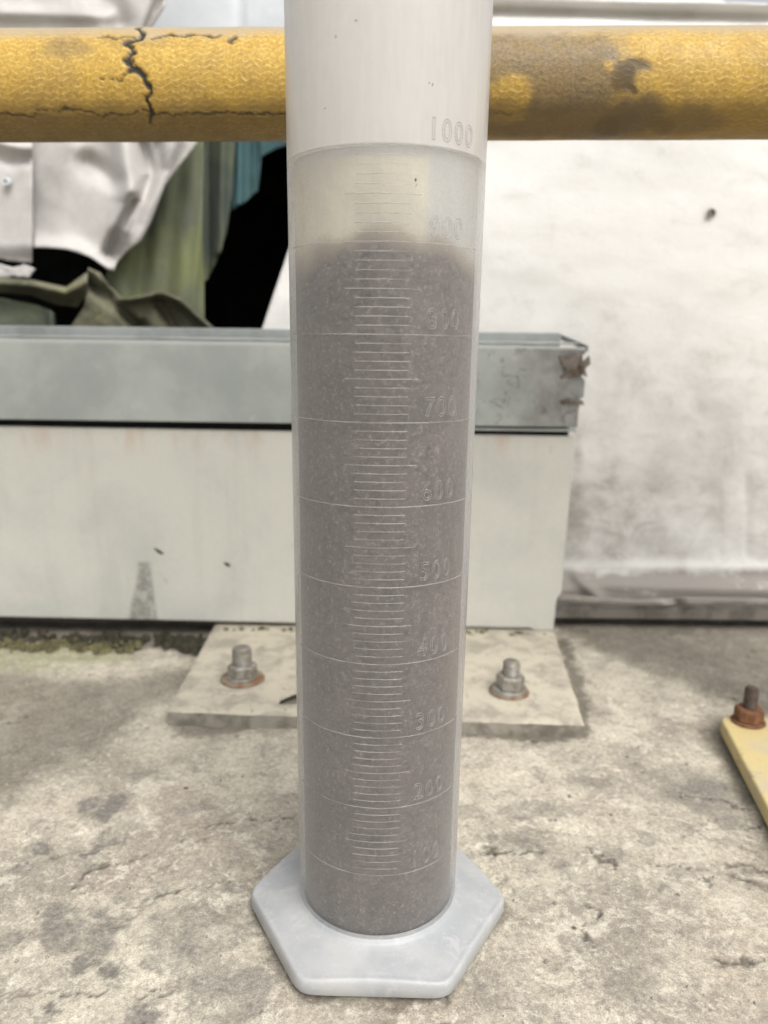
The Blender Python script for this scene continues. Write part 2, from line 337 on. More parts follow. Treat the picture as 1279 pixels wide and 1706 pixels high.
# ------------------------------------------------------------------ ground
def gpx(pts): return [tuple(onz(x, y)[:2]) for x, y in pts]
def build_floor():
    xs = np.concatenate([np.linspace(-30, -0.7, 14)[:-1], np.arange(-0.7, -0.36, 0.01), np.arange(-0.36, 0.38, 0.0014), np.arange(0.38, 0.7, 0.01), np.linspace(0.7, 30, 14)])
    ys = np.concatenate([np.linspace(-30, -0.4, 12)[:-1], np.arange(-0.4, -0.13, 0.01), np.arange(-0.13, 0.40, 0.0014), np.arange(0.40, 0.8, 0.01), np.linspace(0.8, 40, 14)])
    X, Y = np.meshgrid(xs, ys)
    wx = X + 0.006*(fbm(X*60, Y*60, 3)-0.5)*2 + 0.0045*(fbm(X*240, Y*240, 5)-0.5)*2
    wy = Y + 0.006*(fbm(X*60, Y*60, 4)-0.5)*2 + 0.0045*(fbm(X*240, Y*240, 6)-0.5)*2
    # relief
    z = 0.0024*(fbm(X*11, Y*11, 11, 2)-0.5) + 0.0005*(fbm(X*110, Y*110, 21, 4)-0.5)
    sp = fbm(X*45, Y*45, 31, 4)
    z -= 0.0010*sstep(0.58, 0.66, sp)                       # spalled shallow patches
    # cracks: polylines read off the slab
    cr = np.zeros_like(X); 
    for pts, w in [([(330, 1375), (400, 1360), (500, 1358)], 0.0005), ([(110, 1480), (150, 1445), (230, 1425)], 0.0006),
                   ([(200, 1495), (260, 1492), (330, 1470), (420, 1462)], 0.0006), ([(0, 1652), (80, 1646), (170, 1645), (280, 1642)], 0.0004),
                   ([(970, 1402), (1000, 1425), (1024, 1442)], 0.0007), ([(985, 1500), (982, 1520), (970, 1540), (985, 1565), (990, 1580)], 0.0006),
                   ([(800, 1412), (850, 1415), (900, 1408)], 0.0007), ([(1225, 1360), (1250, 1368), (1279, 1366)], 0.0008),
                   ([(1195, 1425), (1220, 1437), (1279, 1448)], 0.0014), ([(1218, 1450), (1245, 1462), (1279, 1470)], 0.0016),
                   ([(1240, 1412), (1258, 1420), (1268, 1428)], 0.0012), ([(1183, 1605), (1230, 1595), (1279, 1585)], 0.0012),
                   ([(1080, 1432), (1140, 1445), (1190, 1448)], 0.0004), ([(735, 1706), (740, 1665), (752, 1650)], 0.0004),
                   ([(1130, 1308), (1200, 1330), (1245, 1350)], 0.0006)]:
        d = segdist(wx, wy, gpx(pts)); m = 1-sstep(w*0.5, w*2.2, d)
        m *= 0.45+0.55*sstep(0.35, 0.6, fbm(X*160, Y*160, 77, 3))
        cr = np.maximum(cr, m)
    z -= 0.0007*cr; cr = 0.8*cr
    # stains and dark blotches
    stn = np.zeros_like(X)
    def blob(x, y, rx, ry, s=1.0, soft=0.2):
        nonlocal stn
        c = onz(x, y); k = np.linalg.norm(c-CAM)/FPX; a = rx*k; b = ry*k/max(0.25, (CAM[2]/np.linalg.norm(c-CAM)))
        q = np.hypot((wx-c[0])/a, (wy-c[1])/b)
        stn = np.maximum(stn, s*(1-sstep(1-soft, 1+soft, q)))
    for b in [(145, 1337, 22, 10), (190, 1340, 18, 16), (150, 1352, 10, 5), (58, 1408, 17, 9), (85, 1425, 14, 7), (170, 1395, 24, 12), (148, 1417, 9, 5), (28, 1445, 20, 8, .6),
              (165, 1540, 45, 28, .85), (95, 1530, 30, 16, .9), (110, 1560, 40, 16, .7), (10, 1555, 14, 10, .8), (135, 1597, 17, 11), (158, 1592, 10, 8), (188, 1607, 17, 10),
              (250, 1595, 14, 8, .8), (262, 1535, 14, 12, .7), (237, 1684, 20, 14, .9), (92, 1677, 12, 7), (380, 1482, 20, 9, .7), (320, 1555, 60, 35, .55), (400, 1530, 50, 30, .45),
              (385, 1640, 60, 40, .5), (282, 1620, 20, 16, .6), (195, 1485, 12, 6, .7), (120, 1470, 8, 5), (440, 1400, 30, 8, .5), (340, 1335, 25, 8, .5), (250, 1290, 30, 8, .4),
              (875, 1345, 40, 14, .6), (860, 1400, 40, 12, .5), (930, 1350, 26, 8, .4), (1010, 1300, 40, 10, .35), (1180, 1320, 60, 22, .8), (1225, 1360, 30, 10, .6), (1150, 1285, 60, 12, .4),
              (905, 1500, 20, 8, .5), (930, 1435, 14, 6, .5), (1035, 1395, 16, 6, .5), (960, 1560, 30, 12, .35), (1075, 1620, 30, 10, .5), (1040, 1640, 40, 14, .4), (1110, 1600, 20, 8, .35), (820, 1650, 40, 30, .3),
              (1091, 1473, 4, 3), (1013, 1377, 4, 3), (1246, 1388, 4, 3), (1145, 1558, 5, 3), (984, 1513, 4, 3), (1016, 1617, 3, 2), (1052, 1695, 5, 3), (1190, 1672, 4, 3), (810, 1367, 6, 4), (1090, 1352, 6, 4), (1006, 1675, 3, 2), (912, 1626, 3, 2), (1183, 1466, 4, 3),
              (395, 1225, 7, 4), (350, 1392, 5, 3), (458, 1372, 4, 3), (298, 1393, 6, 4), (435, 1443, 4, 3), (438, 1676, 5, 3), (182, 1325, 5, 4)]:
        blob(*b)
    z -= 0.0004*stn
    dmp_shade = np.zeros_like(X)  # mask holds real wet patches and painted contact shade
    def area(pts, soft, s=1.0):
        nonlocal dmp_shade
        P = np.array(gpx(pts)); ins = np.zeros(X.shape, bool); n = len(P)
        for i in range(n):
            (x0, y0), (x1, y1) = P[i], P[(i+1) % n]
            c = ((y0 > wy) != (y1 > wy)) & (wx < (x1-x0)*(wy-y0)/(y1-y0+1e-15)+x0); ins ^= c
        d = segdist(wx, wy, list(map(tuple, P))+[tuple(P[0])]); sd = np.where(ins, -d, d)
        dmp_shade = np.maximum(dmp_shade, s*(1-sstep(-soft, soft, sd)))
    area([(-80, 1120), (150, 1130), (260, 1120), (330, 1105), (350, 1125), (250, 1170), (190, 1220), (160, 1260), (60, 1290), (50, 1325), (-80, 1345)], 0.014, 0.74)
    area([(-300, 1000), (620, 1000), (620, 1078), (330, 1076), (150, 1082), (-300, 1078)], 0.006, 0.85)  # wet dirt plus shade under the beam, painted into the floor
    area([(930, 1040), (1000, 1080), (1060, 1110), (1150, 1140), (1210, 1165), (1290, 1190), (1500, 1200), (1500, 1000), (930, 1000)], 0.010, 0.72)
    area([(925, 1060), (948, 1060), (992, 1215), (980, 1232), (900, 1235), (700, 1222), (700, 1200), (965, 1210)], 0.004, 0.95)  # shade beside the base plate, painted into the floor colour
    area([(280, 1185), (290, 1225), (345, 1225), (460, 1208), (460, 1195)], 0.004, 0.8)  # floor darker along the plate's left front edge
    area([(1165, 1215), (1205, 1195), (1290, 1350), (1290, 1400), (1230, 1320)], 0.006, 0.8)  # dirt and gap shade painted along the yellow foot plate
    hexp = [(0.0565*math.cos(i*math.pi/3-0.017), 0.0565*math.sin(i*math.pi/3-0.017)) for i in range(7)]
    dmp_shade = np.maximum(dmp_shade, 0.55*(1-sstep(0.0006, 0.0032, segdist(wx, wy, hexp))))  # contact shade round the cylinder foot, painted on the floor
    mo = np.zeros_like(X)
    q = np.hypot((wx-onz(40, 1082)[0])/0.07, (wy-onz(40, 1082)[1])/0.03); mo = np.maximum(mo, 1-sstep(0.6, 1.2, q))
    q = np.hypot((wx-onz(130, 1090)[0])/0.05, (wy-onz(130, 1090)[1])/0.02); mo = np.maximum(mo, (1-sstep(0.5, 1.2, q))*.9)
    q = np.hypot((wx-onz(20, 1112)[0])/0.06, (wy-onz(20, 1112)[1])/0.012); mo = np.maximum(mo, (1-sstep(0.4, 1.2, q))*.7)
    z += 0.004*mo*fbm(X*90, Y*90, 91, 3)
    # flat where the cylinder and the plates bear on it
    z = z - 0.0016
    far = np.maximum(np.abs(X), np.abs(Y-0.1)) > 0.7
    z[far] = -0.0016
    z = np.minimum(z, np.where(mo > 0.2, 0.004, -0.0001))
    return tag(gridmesh('concrete_floor', np.stack([X, Y, z], -1), M_floor, attrs={'stain': stn, 'crack': cr, 'moss': mo, 'damp_shade': dmp_shade}), 'weathered cracked concrete floor with grey stains', kind='structure')
build_floor()

# ------------------------------------------------------------------ cloth patches with an outline and folds
def cloth(name, poly, depth, m, step=4.0, thick=0.0015, parent=None, attrs=None):
    """outline given by sight lines from the survey camera, each vertex put at its own distance depth(x, y)"""
    P = np.array(poly, float); x0, y0 = P.min(0); x1, y1 = P.max(0)
    nx = int((x1-x0)/step)+2; ny = int((y1-y0)/step)+2
    gx = x0+np.arange(nx)*step; gy = y0+np.arange(ny)*step
    GX, GY = np.meshgrid(gx, gy); cx = GX[:-1, :-1]+step/2; cy = GY[:-1, :-1]+step/2
    ins = np.zeros(cx.shape, bool); n = len(P)
    for i in range(n):
        (a, b), (c, d) = P[i], P[(i+1) % n]
        ins ^= ((b > cy) != (d > cy)) & (cx < (c-a)*(cy-b)/(d-b+1e-12)+a)
    cnt = np.zeros(GX.shape, int)
    for dj in (0, 1):
        for di in (0, 1): cnt[dj:dj+ny-1, di:di+nx-1] += ins
    bd = (cnt > 0) & (cnt < 4)
    px, py = GX[bd], GY[bd]; best = np.full(px.shape, 1e18); qx = px.copy(); qy = py.copy()
    for i in range(n):
        (a, b), (c, d) = P[i], P[(i+1) % n]; L = (c-a)**2+(d-b)**2+1e-12
        t = np.clip(((px-a)*(c-a)+(py-b)*(d-b))/L, 0, 1); ex = a+t*(c-a); ey = b+t*(d-b); dd = (px-ex)**2+(py-ey)**2
        k = dd < best; best[k] = dd[k]; qx[k] = ex[k]; qy[k] = ey[k]
    GX[bd] = qx; GY[bd] = qy
    D = depth(GX, GY)
    rx = (GX-639.5)/FPX; ry = (GY-853)/FPX
    d3 = fw + rx[..., None]*rt - ry[..., None]*up
    Q = CAM + d3*((D-CAM[1])/d3[..., 1])[..., None]
    idx = -np.ones(GX.shape, int); used = cnt > 0; idx[used] = np.arange(used.sum())
    j, i = np.nonzero(ins)
    F = np.stack([idx[j, i], idx[j+1, i], idx[j+1, i+1], idx[j, i+1]], 1)
    me = bpy.data.meshes.new(name); me.from_pydata(Q[used].tolist(), [], F.tolist())
    for kk, fn in (attrs or {}).items():
        a_ = me.attributes.new(kk, 'FLOAT', 'POINT'); a_.data.foreach_set('value', fn(GX, GY)[used].astype(np.float32))
    me.update()
    o = link(name, me, m, parent, True)
    s = o.modifiers.new('thickness', 'SOLIDIFY'); s.thickness = thick; s.offset = -1
    return o
def fold(x, y, pts, w, amp):
    d = segdist(x, y, pts); return amp*np.exp(-(d/w)**2)

# right: tall white covered wall
def d_cover(x, y):
    D = 0.382 + (1003-y)*0.00006 + 0.006*(fbm(x/260, y/130, 41, 3)-0.5) + 0.0010*(fbm(x/60, y/30, 43, 3)-0.5)
    D += -0.011*sstep(925, 990, y) + fold(x, y, [(930, 952), (1010, 950), (1060, 958), (1290, 962)], 9, 0.003)
    D += fold(x, y, [(930, 985), (1000, 975), (1290, 985)], 9, -0.003)
    D += fold(x, y, [(800, 15), (1000, 22), (1290, 30)], 9, 0.010) + fold(x, y, [(800, -2), (1290, 8)], 10, -0.010) + fold(x, y, [(800, 42), (1290, 50)], 14, -0.006)
    D += fold(x, y, [(1205, 780), (1200, 930)], 6, 0.0006) + fold(x, y, [(1245, 800), (1245, 930)], 5, 0.0006)
    D += fold(x, y, [(960, 960), (985, 985), (1000, 1000)], 8, -0.006)*1.0
    return D
def s_cover(x, y):
    g = sstep(700, 820, y)*(1-sstep(925, 950, y))*0.95*(0.55+0.45*sstep(1300, 950, x))
    g = np.maximum(g, 0.48*sstep(460, 720, y)*(1-sstep(930, 950, y)))
    g *= 1-0.3*((x > 1205) & (y > 775) & (y < 935) & (x < 1245))
    g = np.maximum(g, 2.0*sstep(935, 965, y))  # bottom ledge dirt, deepened to hold down the light it catches
    g = np.maximum(g, 0.95*np.exp(-((x-962)/16)**2)*sstep(720, 760, y)*(1-sstep(900, 935, y)))  # darker strip up the cover beside the beam end
    g = np.maximum(g, 0.9*np.exp(-(np.hypot((x-1185)/8, (y-355)/7))**2))
    g = np.maximum(g, 0.5*np.exp(-((x-1020)/50)**2-((y-850)/50)**2)); g = np.maximum(g, 0.7*np.exp(-((x-1060)/35)**2-((y-870)/40)**2))
    return g
covered = empty('covered_wall', (0.25, 0.40, 0.0))
tag(covered, 'tall stained white tarpaulin covered wall standing right behind the cylinder', 'wall')
covered.matrix_world = Matrix.Translation((0.25, 0.40, 0))
def under(o, root):
    bpy.context.view_layer.update(); o.parent = root; o.matrix_parent_inverse = root.matrix_world.inverted(); return o
o = cloth('cover_sheet', [(545, -120), (1000, -60), (1120, -20), (1185, -3), (1215, 4), (1279, 9), (1420, 14), (1560, 16), (1560, 1003), (930, 1003), (880, 1003), (440, 1003), (405, 640), (436, 548), (484, 405), (500, 240)], d_cover, M_cover, 6.0, 0.002, None, {'stain': s_cover})  # mask holds stains, the painted dimming of the ledge and a darker strip
under(o, covered)
bm = bmesh.new(); box(bm, 0.10, 0.62, 0.357, 0.375, 0.0078, 0.0205); o = bmobj('bottom_rail', bm, M_rail_wood, None, False, 0.002); under(o, covered)
o = cloth('hem_lip', [(925, 990), (1000, 996), (1060, 1000), (1140, 996), (1290, 998), (1500, 1000), (1500, 1009), (1290, 1007), (1200, 1006), (1110, 1009), (1000, 1006), (925, 1000)],
          lambda x, y: 0.352+0.003*(fbm(x/40, y/40, 51)-0.5)+fold(x, y, [(1115, 990), (1135, 1020)], 10, 0.006), M_cover, 3.0, 0.002, None, {'stain': lambda x, y: 1.7+0*x}); under(o, covered)
p = at(1185, 355, 0.417)
P = lathe([(0.0, 0.0), (0.0022, 0.0), (0.0032, 0.0008), (0.0038, 0.0)], 20); P = P[..., [0, 2, 1]]; P[..., 1] *= -1; P += p
o = gridmesh('eyelet', P, M_galv_worn, None, True); under(o, covered)

# left: dark housing whose front is closed off by sheets
hous = empty('equipment_housing', (-0.2, 0.7, 0)); hous.matrix_world = Matrix.Translation((-0.2, 0.7, 0))
tag(hous, 'dark open-fronted housing gaping between the teal cloth and the white cover', 'housing')
for nm, b in [('back_panel', (-0.75, 0.60, 0.95, 0.955, 0.0, 0.50)), ('side_panel', (-0.755, -0.75, 0.53, 0.95, 0.0, 0.50)), ('side_panel', (0.60, 0.605, 0.45, 0.95, 0.0, 0.50)),
              ('roof_panel', (-0.755, 0.605, 0.50, 0.955, 0.50, 0.506)), ('floor_panel', (-0.75, 0.60, 0.45, 0.95, 0.001, 0.006))]:
    bm = bmesh.new(); box(bm, *b); under(bmobj(nm, bm, M_dark), hous)  # panels closed all round to keep the opening dark

fasc = cloth('metal_fascia', [(-200, -150), (560, -150), (560, 236), (478, 240), (430, 236), (330, 236), (-200, 236)], lambda x, y: 0.545+0.004*(fbm(x/120, y/120, 61)-0.5)+fold(x, y, [(396, -150), (398, 60)], 5, 0.004), M_fascia, 8.0, 0.003)
tag(fasc, 'pale bluish sheet metal fascia above the yellow rail left of the cylinder', 'panel')

def d_white(x, y):
    D = 0.470 + 0.010*(fbm(x/90, y/110, 71, 3)-0.5)
    D += fold(x, y, [(205, 235), (212, 290), (222, 340), (205, 380)], 20, -0.018) + fold(x, y, [(238, 235), (255, 290), (225, 370), (195, 425)], 12, 0.020)
    D += fold(x, y, [(290, 235), (262, 300), (215, 400)], 16, -0.012) + fold(x, y, [(262, 235), (268, 280)], 8, 0.012) + fold(x, y, [(145, 270), (170, 285), (190, 300)], 16, 0.010)
    D += fold(x, y, [(180, 420), (215, 350), (222, 335)], 9, 0.022) + fold(x, y, [(120, 250), (100, 400)], 30, -0.008) + fold(x, y, [(60, 410), (130, 418), (180, 445)], 14, -0.010)
    D += fold(x, y, [(275, -20), (245, 50)], 8, 0.012) + fold(x, y, [(160, -20), (200, 40)], 22, 0.010) + fold(x, y, [(0, 20), (180, 25)], 14, -0.008)
    return D
sheet = cloth('white_sheet', [(-200, -150), (300, -150), (272, 10), (248, 48), (290, 120), (330, 236), (300, 275), (275, 310), (252, 370), (235, 402), (210, 418), (196, 432), (190, 452), (178, 448), (150, 428), (110, 415), (75, 412), (54, 413), (50, 240), (-200, 240)], d_white, M_white, 3.0)
tag(sheet, 'crumpled white plastic sheet hanging in folds over the green canvas', 'sheet')
pan = cloth('white_flap', [(-200, 180), (53, 180), (53, 430), (53, 438), (20, 436), (0, 432), (-200, 430)], lambda x, y: 0.455+0.006*(fbm(x/60, y/80, 81, 3)-0.5)+fold(x, y, [(-20, 250), (20, 265), (50, 262)], 12, 0.010)+fold(x, y, [(0, 240), (50, 250)], 9, -0.006)+0.008*sstep(405, 440, y), M_white, 3.0)
tag(pan, 'flat white flap with a round button beside the crumpled sheet', 'flap')
p = at(10, 303, 0.4500)
P = lathe([(0.0, -0.0005), (0.0008, -0.0004), (0.0012, 0.0012), (0.0026, 0.0026), (0.0036, 0.0022), (0.0040, 0.0), (0.0040, -0.002)], 24)[..., [0, 2, 1]]; P[..., 1] *= -1; P += p
gridmesh('button', P, M_fascia, pan, True)
P = lathe([(0.0, 0.0020), (0.0013, 0.0018), (0.0014, 0.0)], 14)[..., [0, 2, 1]]; P[..., 1] *= -1; P += p
gridmesh('button_pin', P, M_galv_worn, pan, True)

def d_green(x, y):
    D = 0.505 + 0.012*(fbm(x/50, y/160, 91, 3)-0.5)
    for xx, a, w in [(262, -.008, 14), (285, .010, 10), (310, -.010, 14), (330, -.008, 6), (240, .008, 10), (215, -.006, 12)]:
        D += fold(x, y, [(xx+18, 230), (xx, 420), (xx-14, 545)], w*1.5, a*0.6)
    return D
o = cloth('green_canvas', [(290, 225), (338, 225), (338, 380), (340, 470), (340, 600), (130, 600), (185, 430), (250, 340)], d_green, M_green, 3.0)
tag(o, 'green algae stained canvas hanging below the white sheet', 'canvas')
o = cloth('grey_canvas', [(330, 225), (392, 225), (386, 330), (378, 390), (362, 430), (345, 465), (338, 470), (330, 470)], lambda x, y: 0.520+0.008*(fbm(x/30, y/120, 95)-0.5)+fold(x, y, [(345, 230), (345, 460)], 8, 0.01)+fold(x, y, [(370, 230), (368, 420)], 9, -0.01), M_greycloth, 3.0)
tag(o, 'dark grey green canvas strip between the green canvas and the teal cloth', 'canvas')
o = cloth('teal_cloth', [(383, 225), (490, 225), (490, 238), (460, 248), (434, 262), (428, 320), (408, 338), (385, 352)], lambda x, y: 0.530+0.008*(fbm(x/30, y/100, 97)-0.5)+fold(x, y, [(400, 230), (398, 340)], 7, -0.008)+fold(x, y, [(425, 230), (425, 330)], 7, 0.008), M_teal, 3.0)
tag(o, 'teal cloth hanging at the edge of the black opening', 'cloth')
def d_ol(x, y):
    D = 0.440 + 0.010*(fbm(x/50, y/40, 101, 3)-0.5)
    D += fold(x, y, [(150, 470), (200, 510), (235, 545)], 10, 0.02) + fold(x, y, [(200, 500), (272, 488), (300, 500), (350, 545)], 8, -0.018) + fold(x, y, [(262, 500), (290, 545)], 9, 0.012)+fold(x, y, [(150, 450), (175, 490), (230, 530)], 7, -0.008)
    return D
o = cloth('olive_tarpaulin', [(146, 445), (168, 455), (180, 478), (205, 498), (240, 492), (272, 486), (300, 496), (330, 522), (360, 548), (365, 600), (60, 600), (110, 555), (140, 510)], d_ol, M_olive, 3.0)
tag(o, 'olive tarpaulin folded to a peak behind the galvanised channel', 'tarpaulin')
o = cloth('olive_roll', [(-200, 462), (0, 461), (55, 466), (110, 478), (146, 452), (146, 490), (128, 512), (95, 508), (50, 492), (0, 488), (-200, 488)], lambda x, y: 0.430+0.006*(fbm(x/40, y/30, 105, 3)-0.5)+0.014*sstep(478, 512, y)-fold(x, y, [(-20, 470), (60, 475), (110, 490), (140, 470)], 9, 0.010), M_olive, 3.0)
tag(o, 'rolled olive tarpaulin edge drooping below the white flap', 'tarpaulin')
o = cloth('dark_tarpaulin', [(-200, 494), (0, 496), (60, 508), (92, 522), (96, 600), (-200, 600)], lambda x, y: 0.436+0.006*(fbm(x/40, y/30, 109, 3)-0.5)+fold(x, y, [(84, 515), (86, 560)], 6, -0.012), M_greycloth, 3.0)
tag(o, 'dark grey tarpaulin bunched up at the left behind the galvanised channel', 'tarpaulin')
o = cloth('white_rag', [(-200, 438), (0, 440), (22, 446), (40, 441), (58, 448), (48, 462), (20, 460), (0, 464), (-200, 464)], lambda x, y: 0.448+0.006*(fbm(x/16, y/16, 113, 3)-0.5), M_white, 3.0)
tag(o, 'small white rag tucked between the white flap and the rolled olive tarpaulin', 'rag')
bm = bmesh.new(); box(bm, -0.56, -0.285, 0.540, 0.550, 0.28, 0.40); bl = bmobj('gap_board', bm, M_dark, None, False, 0.002)  # near-black slab filling the gap under the white sheet
tag(bl, 'dark board filling the gap under the crumpled white sheet', 'board')

# ------------------------------------------------------------------ painted beam on its bolted base plate
beam = empty('support_beam', (-0.09, 0.345, 0))
tag(beam, 'wide off-white painted steel beam on a bolted floor plate', 'beam')
beam.matrix_world = Matrix.Translation((-0.09, 0.345, 0))
bm = bmesh.new()
pr = [(-0.62, 0.016), (-0.33, 0.0145), (-0.10, 0.0125), (0.10, 0.0105), (0.128, 0.0105), (0.130, 0.0085), (0.1475, 0.0085), (0.1485, 0.03), (0.149, 0.037), (0.1525, 0.043), (0.1555, 0.176), (-0.62, 0.1795)]
f0 = [bm.verts.new((x, 0.325, z)) for x, z in pr]; f1 = [bm.verts.new((x, 0.331, z)) for x, z in pr]
bm.faces.new(f0); bm.faces.new(f1[::-1])
for i in range(len(pr)):
    j = (i+1) % len(pr); bm.faces.new((f0[i], f0[j], f1[j], f1[i]))
def mat_panel():
    k = Nt('marked_panel_paint')
    n1 = k.noise(14, 5, 0.6, 0.3); n3 = k.noise(420, 4, 0.7)
    c = k.mix(k.rng(n1, 0.38, 0.7), (0.53, 0.525, 0.47), (0.455, 0.455, 0.42))
    c = k.mix(k.rng(k.noise(70, 4, 0.6, 0.2, (1, 1, 0.08)), 0.48, 0.78, 0, 0.35), c, (0.39, 0.38, 0.34))
    sx = k.n('SeparateXYZ'); k.l(k.co, sx.inputs[0])
    c = k.mix(k.math('MULTIPLY', k.rng(sx.outputs[2], 0.148, 0.177), k.rng(k.noise(55, 4, 0.6, 0, (1, 1, 0.25)), 0.5, 0.66, 0, 0.55)), c, (0.46, 0.33, 0.26))
    # scuffs: the wedge of hatched dark scratches and two small ticks
    def wedge(cx, z0, z1, w0, w1):
        t = k.rng(sx.outputs[2], z0, z1, 0, 1)
        w = k.math('ADD', k.math('MULTIPLY', t, w1-w0), w0)
        d = k.math('ABSOLUTE', k.math('SUBTRACT', k.math('SUBTRACT', sx.outputs[0], cx), k.math('MULTIPLY', t, 0.004)))
        ins = k.rng(k.math('SUBTRACT', w, d), -0.0022, 0.0024)
        zz = k.math('MULTIPLY', k.rng(sx.outputs[2], z0-0.002, z0), k.rng(sx.outputs[2], z1, z1-0.003) if False else k.math('SUBTRACT', 1.0, k.rng(sx.outputs[2], z1-0.003, z1+0.001)))
        return k.math('MULTIPLY', ins, zz)
    hat = k.rng(k.math('SINE', k.math('MULTIPLY', sx.outputs[0], 2*math.pi/0.0021)), -0.6, 0.6, 0.5, 0.95)
    wx_ = at(236, 1000, 0.325)[0]
    c = k.mix(k.math('MULTIPLY', wedge(wx_, 0.006, 0.066, 0.0125, 0.0052), k.math('MULTIPLY', hat, k.rng(k.noise(120, 4, 0.7), 0.36, 0.6, 0.35, 0.95))), c, (0.13, 0.12, 0.105))
    c = k.mix(k.rng(k.noise(48, 5, 0.75, 1.0), 0.66, 0.73, 0, 0.5), c, (0.24, 0.235, 0.21))
    c = k.mix(0.25, c, k.mix(n3, (0.3, 0.3, 0.3), (0.7, 0.7, 0.7)), 'OVERLAY')
    return k.fin(c, 0.5, 0, k.bump(n3, 0.12, 0.0005), 0.35)
under(bmobj('front_panel', bm, mat_panel(), None, False, 0.0012), beam)
for nm, b, m in [('top_plate', (-0.62, 0.153, 0.332, 0.362, 0.171, 0.1755), M_panel), ('back_panel', (-0.62, 0.150, 0.358, 0.3615, 0.012, 0.1705), M_panel),
                 ('end_plate', (0.1445, 0.1485, 0.332, 0.3575, 0.0095, 0.1705), M_panel), ('bottom_flange', (-0.62, 0.125, 0.333, 0.357, 0.009, 0.0145), M_darkrust)]:
    bm = bmesh.new(); box(bm, *b); under(bmobj(nm, bm, m, None, False, 0.0008), beam)
# scratches on the panel
for (x, y), ang, L in [((264, 918), -35, 0.010), ((378, 940), -30, 0.007)]:
    c = at(x, y, 0.3246); a = R_(ang); v = []
    for t, w in [(-1, 0.0002), (-0.3, 0.0010), (0.3, 0.0014), (1, 0.0003)]:
        for s_ in (-1, 1): v.append((c[0]+t*L/2*math.cos(a)-s_*w*math.sin(a), 0.3247-(0.0004 if abs(t) < .5 else 0), c[2]+t*L/2*math.sin(a)+s_*w*math.cos(a)))
    under(pyobj('paint_chip', v, [(0, 1, 3, 2), (2, 3, 5, 4), (4, 5, 7, 6)], M_darkrust), beam)
# base plate as an uneven slab
PT = 0.0085
bl_, br_, fl_, fr_ = (-0.145, 0.345), (0.1495, 0.345), (-0.1415, 0.169), (0.1325, 0.158)
nx, ny = 150, 100
U, V = np.meshgrid(np.linspace(0, 1, nx), np.linspace(0, 1, ny))
top = np.zeros((ny, nx, 3))
for k_ in (0, 1):
    top[..., k_] = (fl_[k_]*(1-U)+fr_[k_]*U)*(1-V) + (bl_[k_]*(1-U)+br_[k_]*U)*V
edge = np.minimum(np.minimum(U, 1-U)*0.28, np.minimum(V, 1-V)*0.17)
wob = 0.0016*(fbm(top[..., 0]*90, top[..., 1]*90, 121)-0.5)
top[..., 1] += np.where(V < 0.04, wob, 0); top[..., 0] += np.where((U < 0.02) | (U > 0.98), wob, 0)
top[..., 2] = PT + 0.0006*(fbm(top[..., 0]*120, top[..., 1]*120, 122)-0.5) - 0.0013*(1-sstep(0, 0.003, edge))
me_top = top
# wall ring
ring = np.concatenate([top[0], top[1:, -1], top[-1, ::-1][1:], top[::-1, 0][1:-1]])
low = ring.copy(); low[:, 2] = -0.003
vs = np.concatenate([top.reshape(-1, 3), ring, low]); nt = nx*ny; nr = len(ring)
fs = [(j*nx+i, j*nx+i+1, (j+1)*nx+i+1, (j+1)*nx+i) for j in range(ny-1) for i in range(nx-1)] + [(nt+i, nt+nr+i, nt+nr+(i+1) % nr, nt+(i+1) % nr) for i in range(nr)]
o = pyobj('base_plate', vs, fs, M_plate, None, False); under(o, beam)
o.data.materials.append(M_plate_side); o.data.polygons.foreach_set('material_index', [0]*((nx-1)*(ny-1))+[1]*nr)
o.data.polygons.foreach_set('use_smooth', [True]*((nx-1)*(ny-1))+[False]*nr); tag(o, 'dusty beige floor plate')

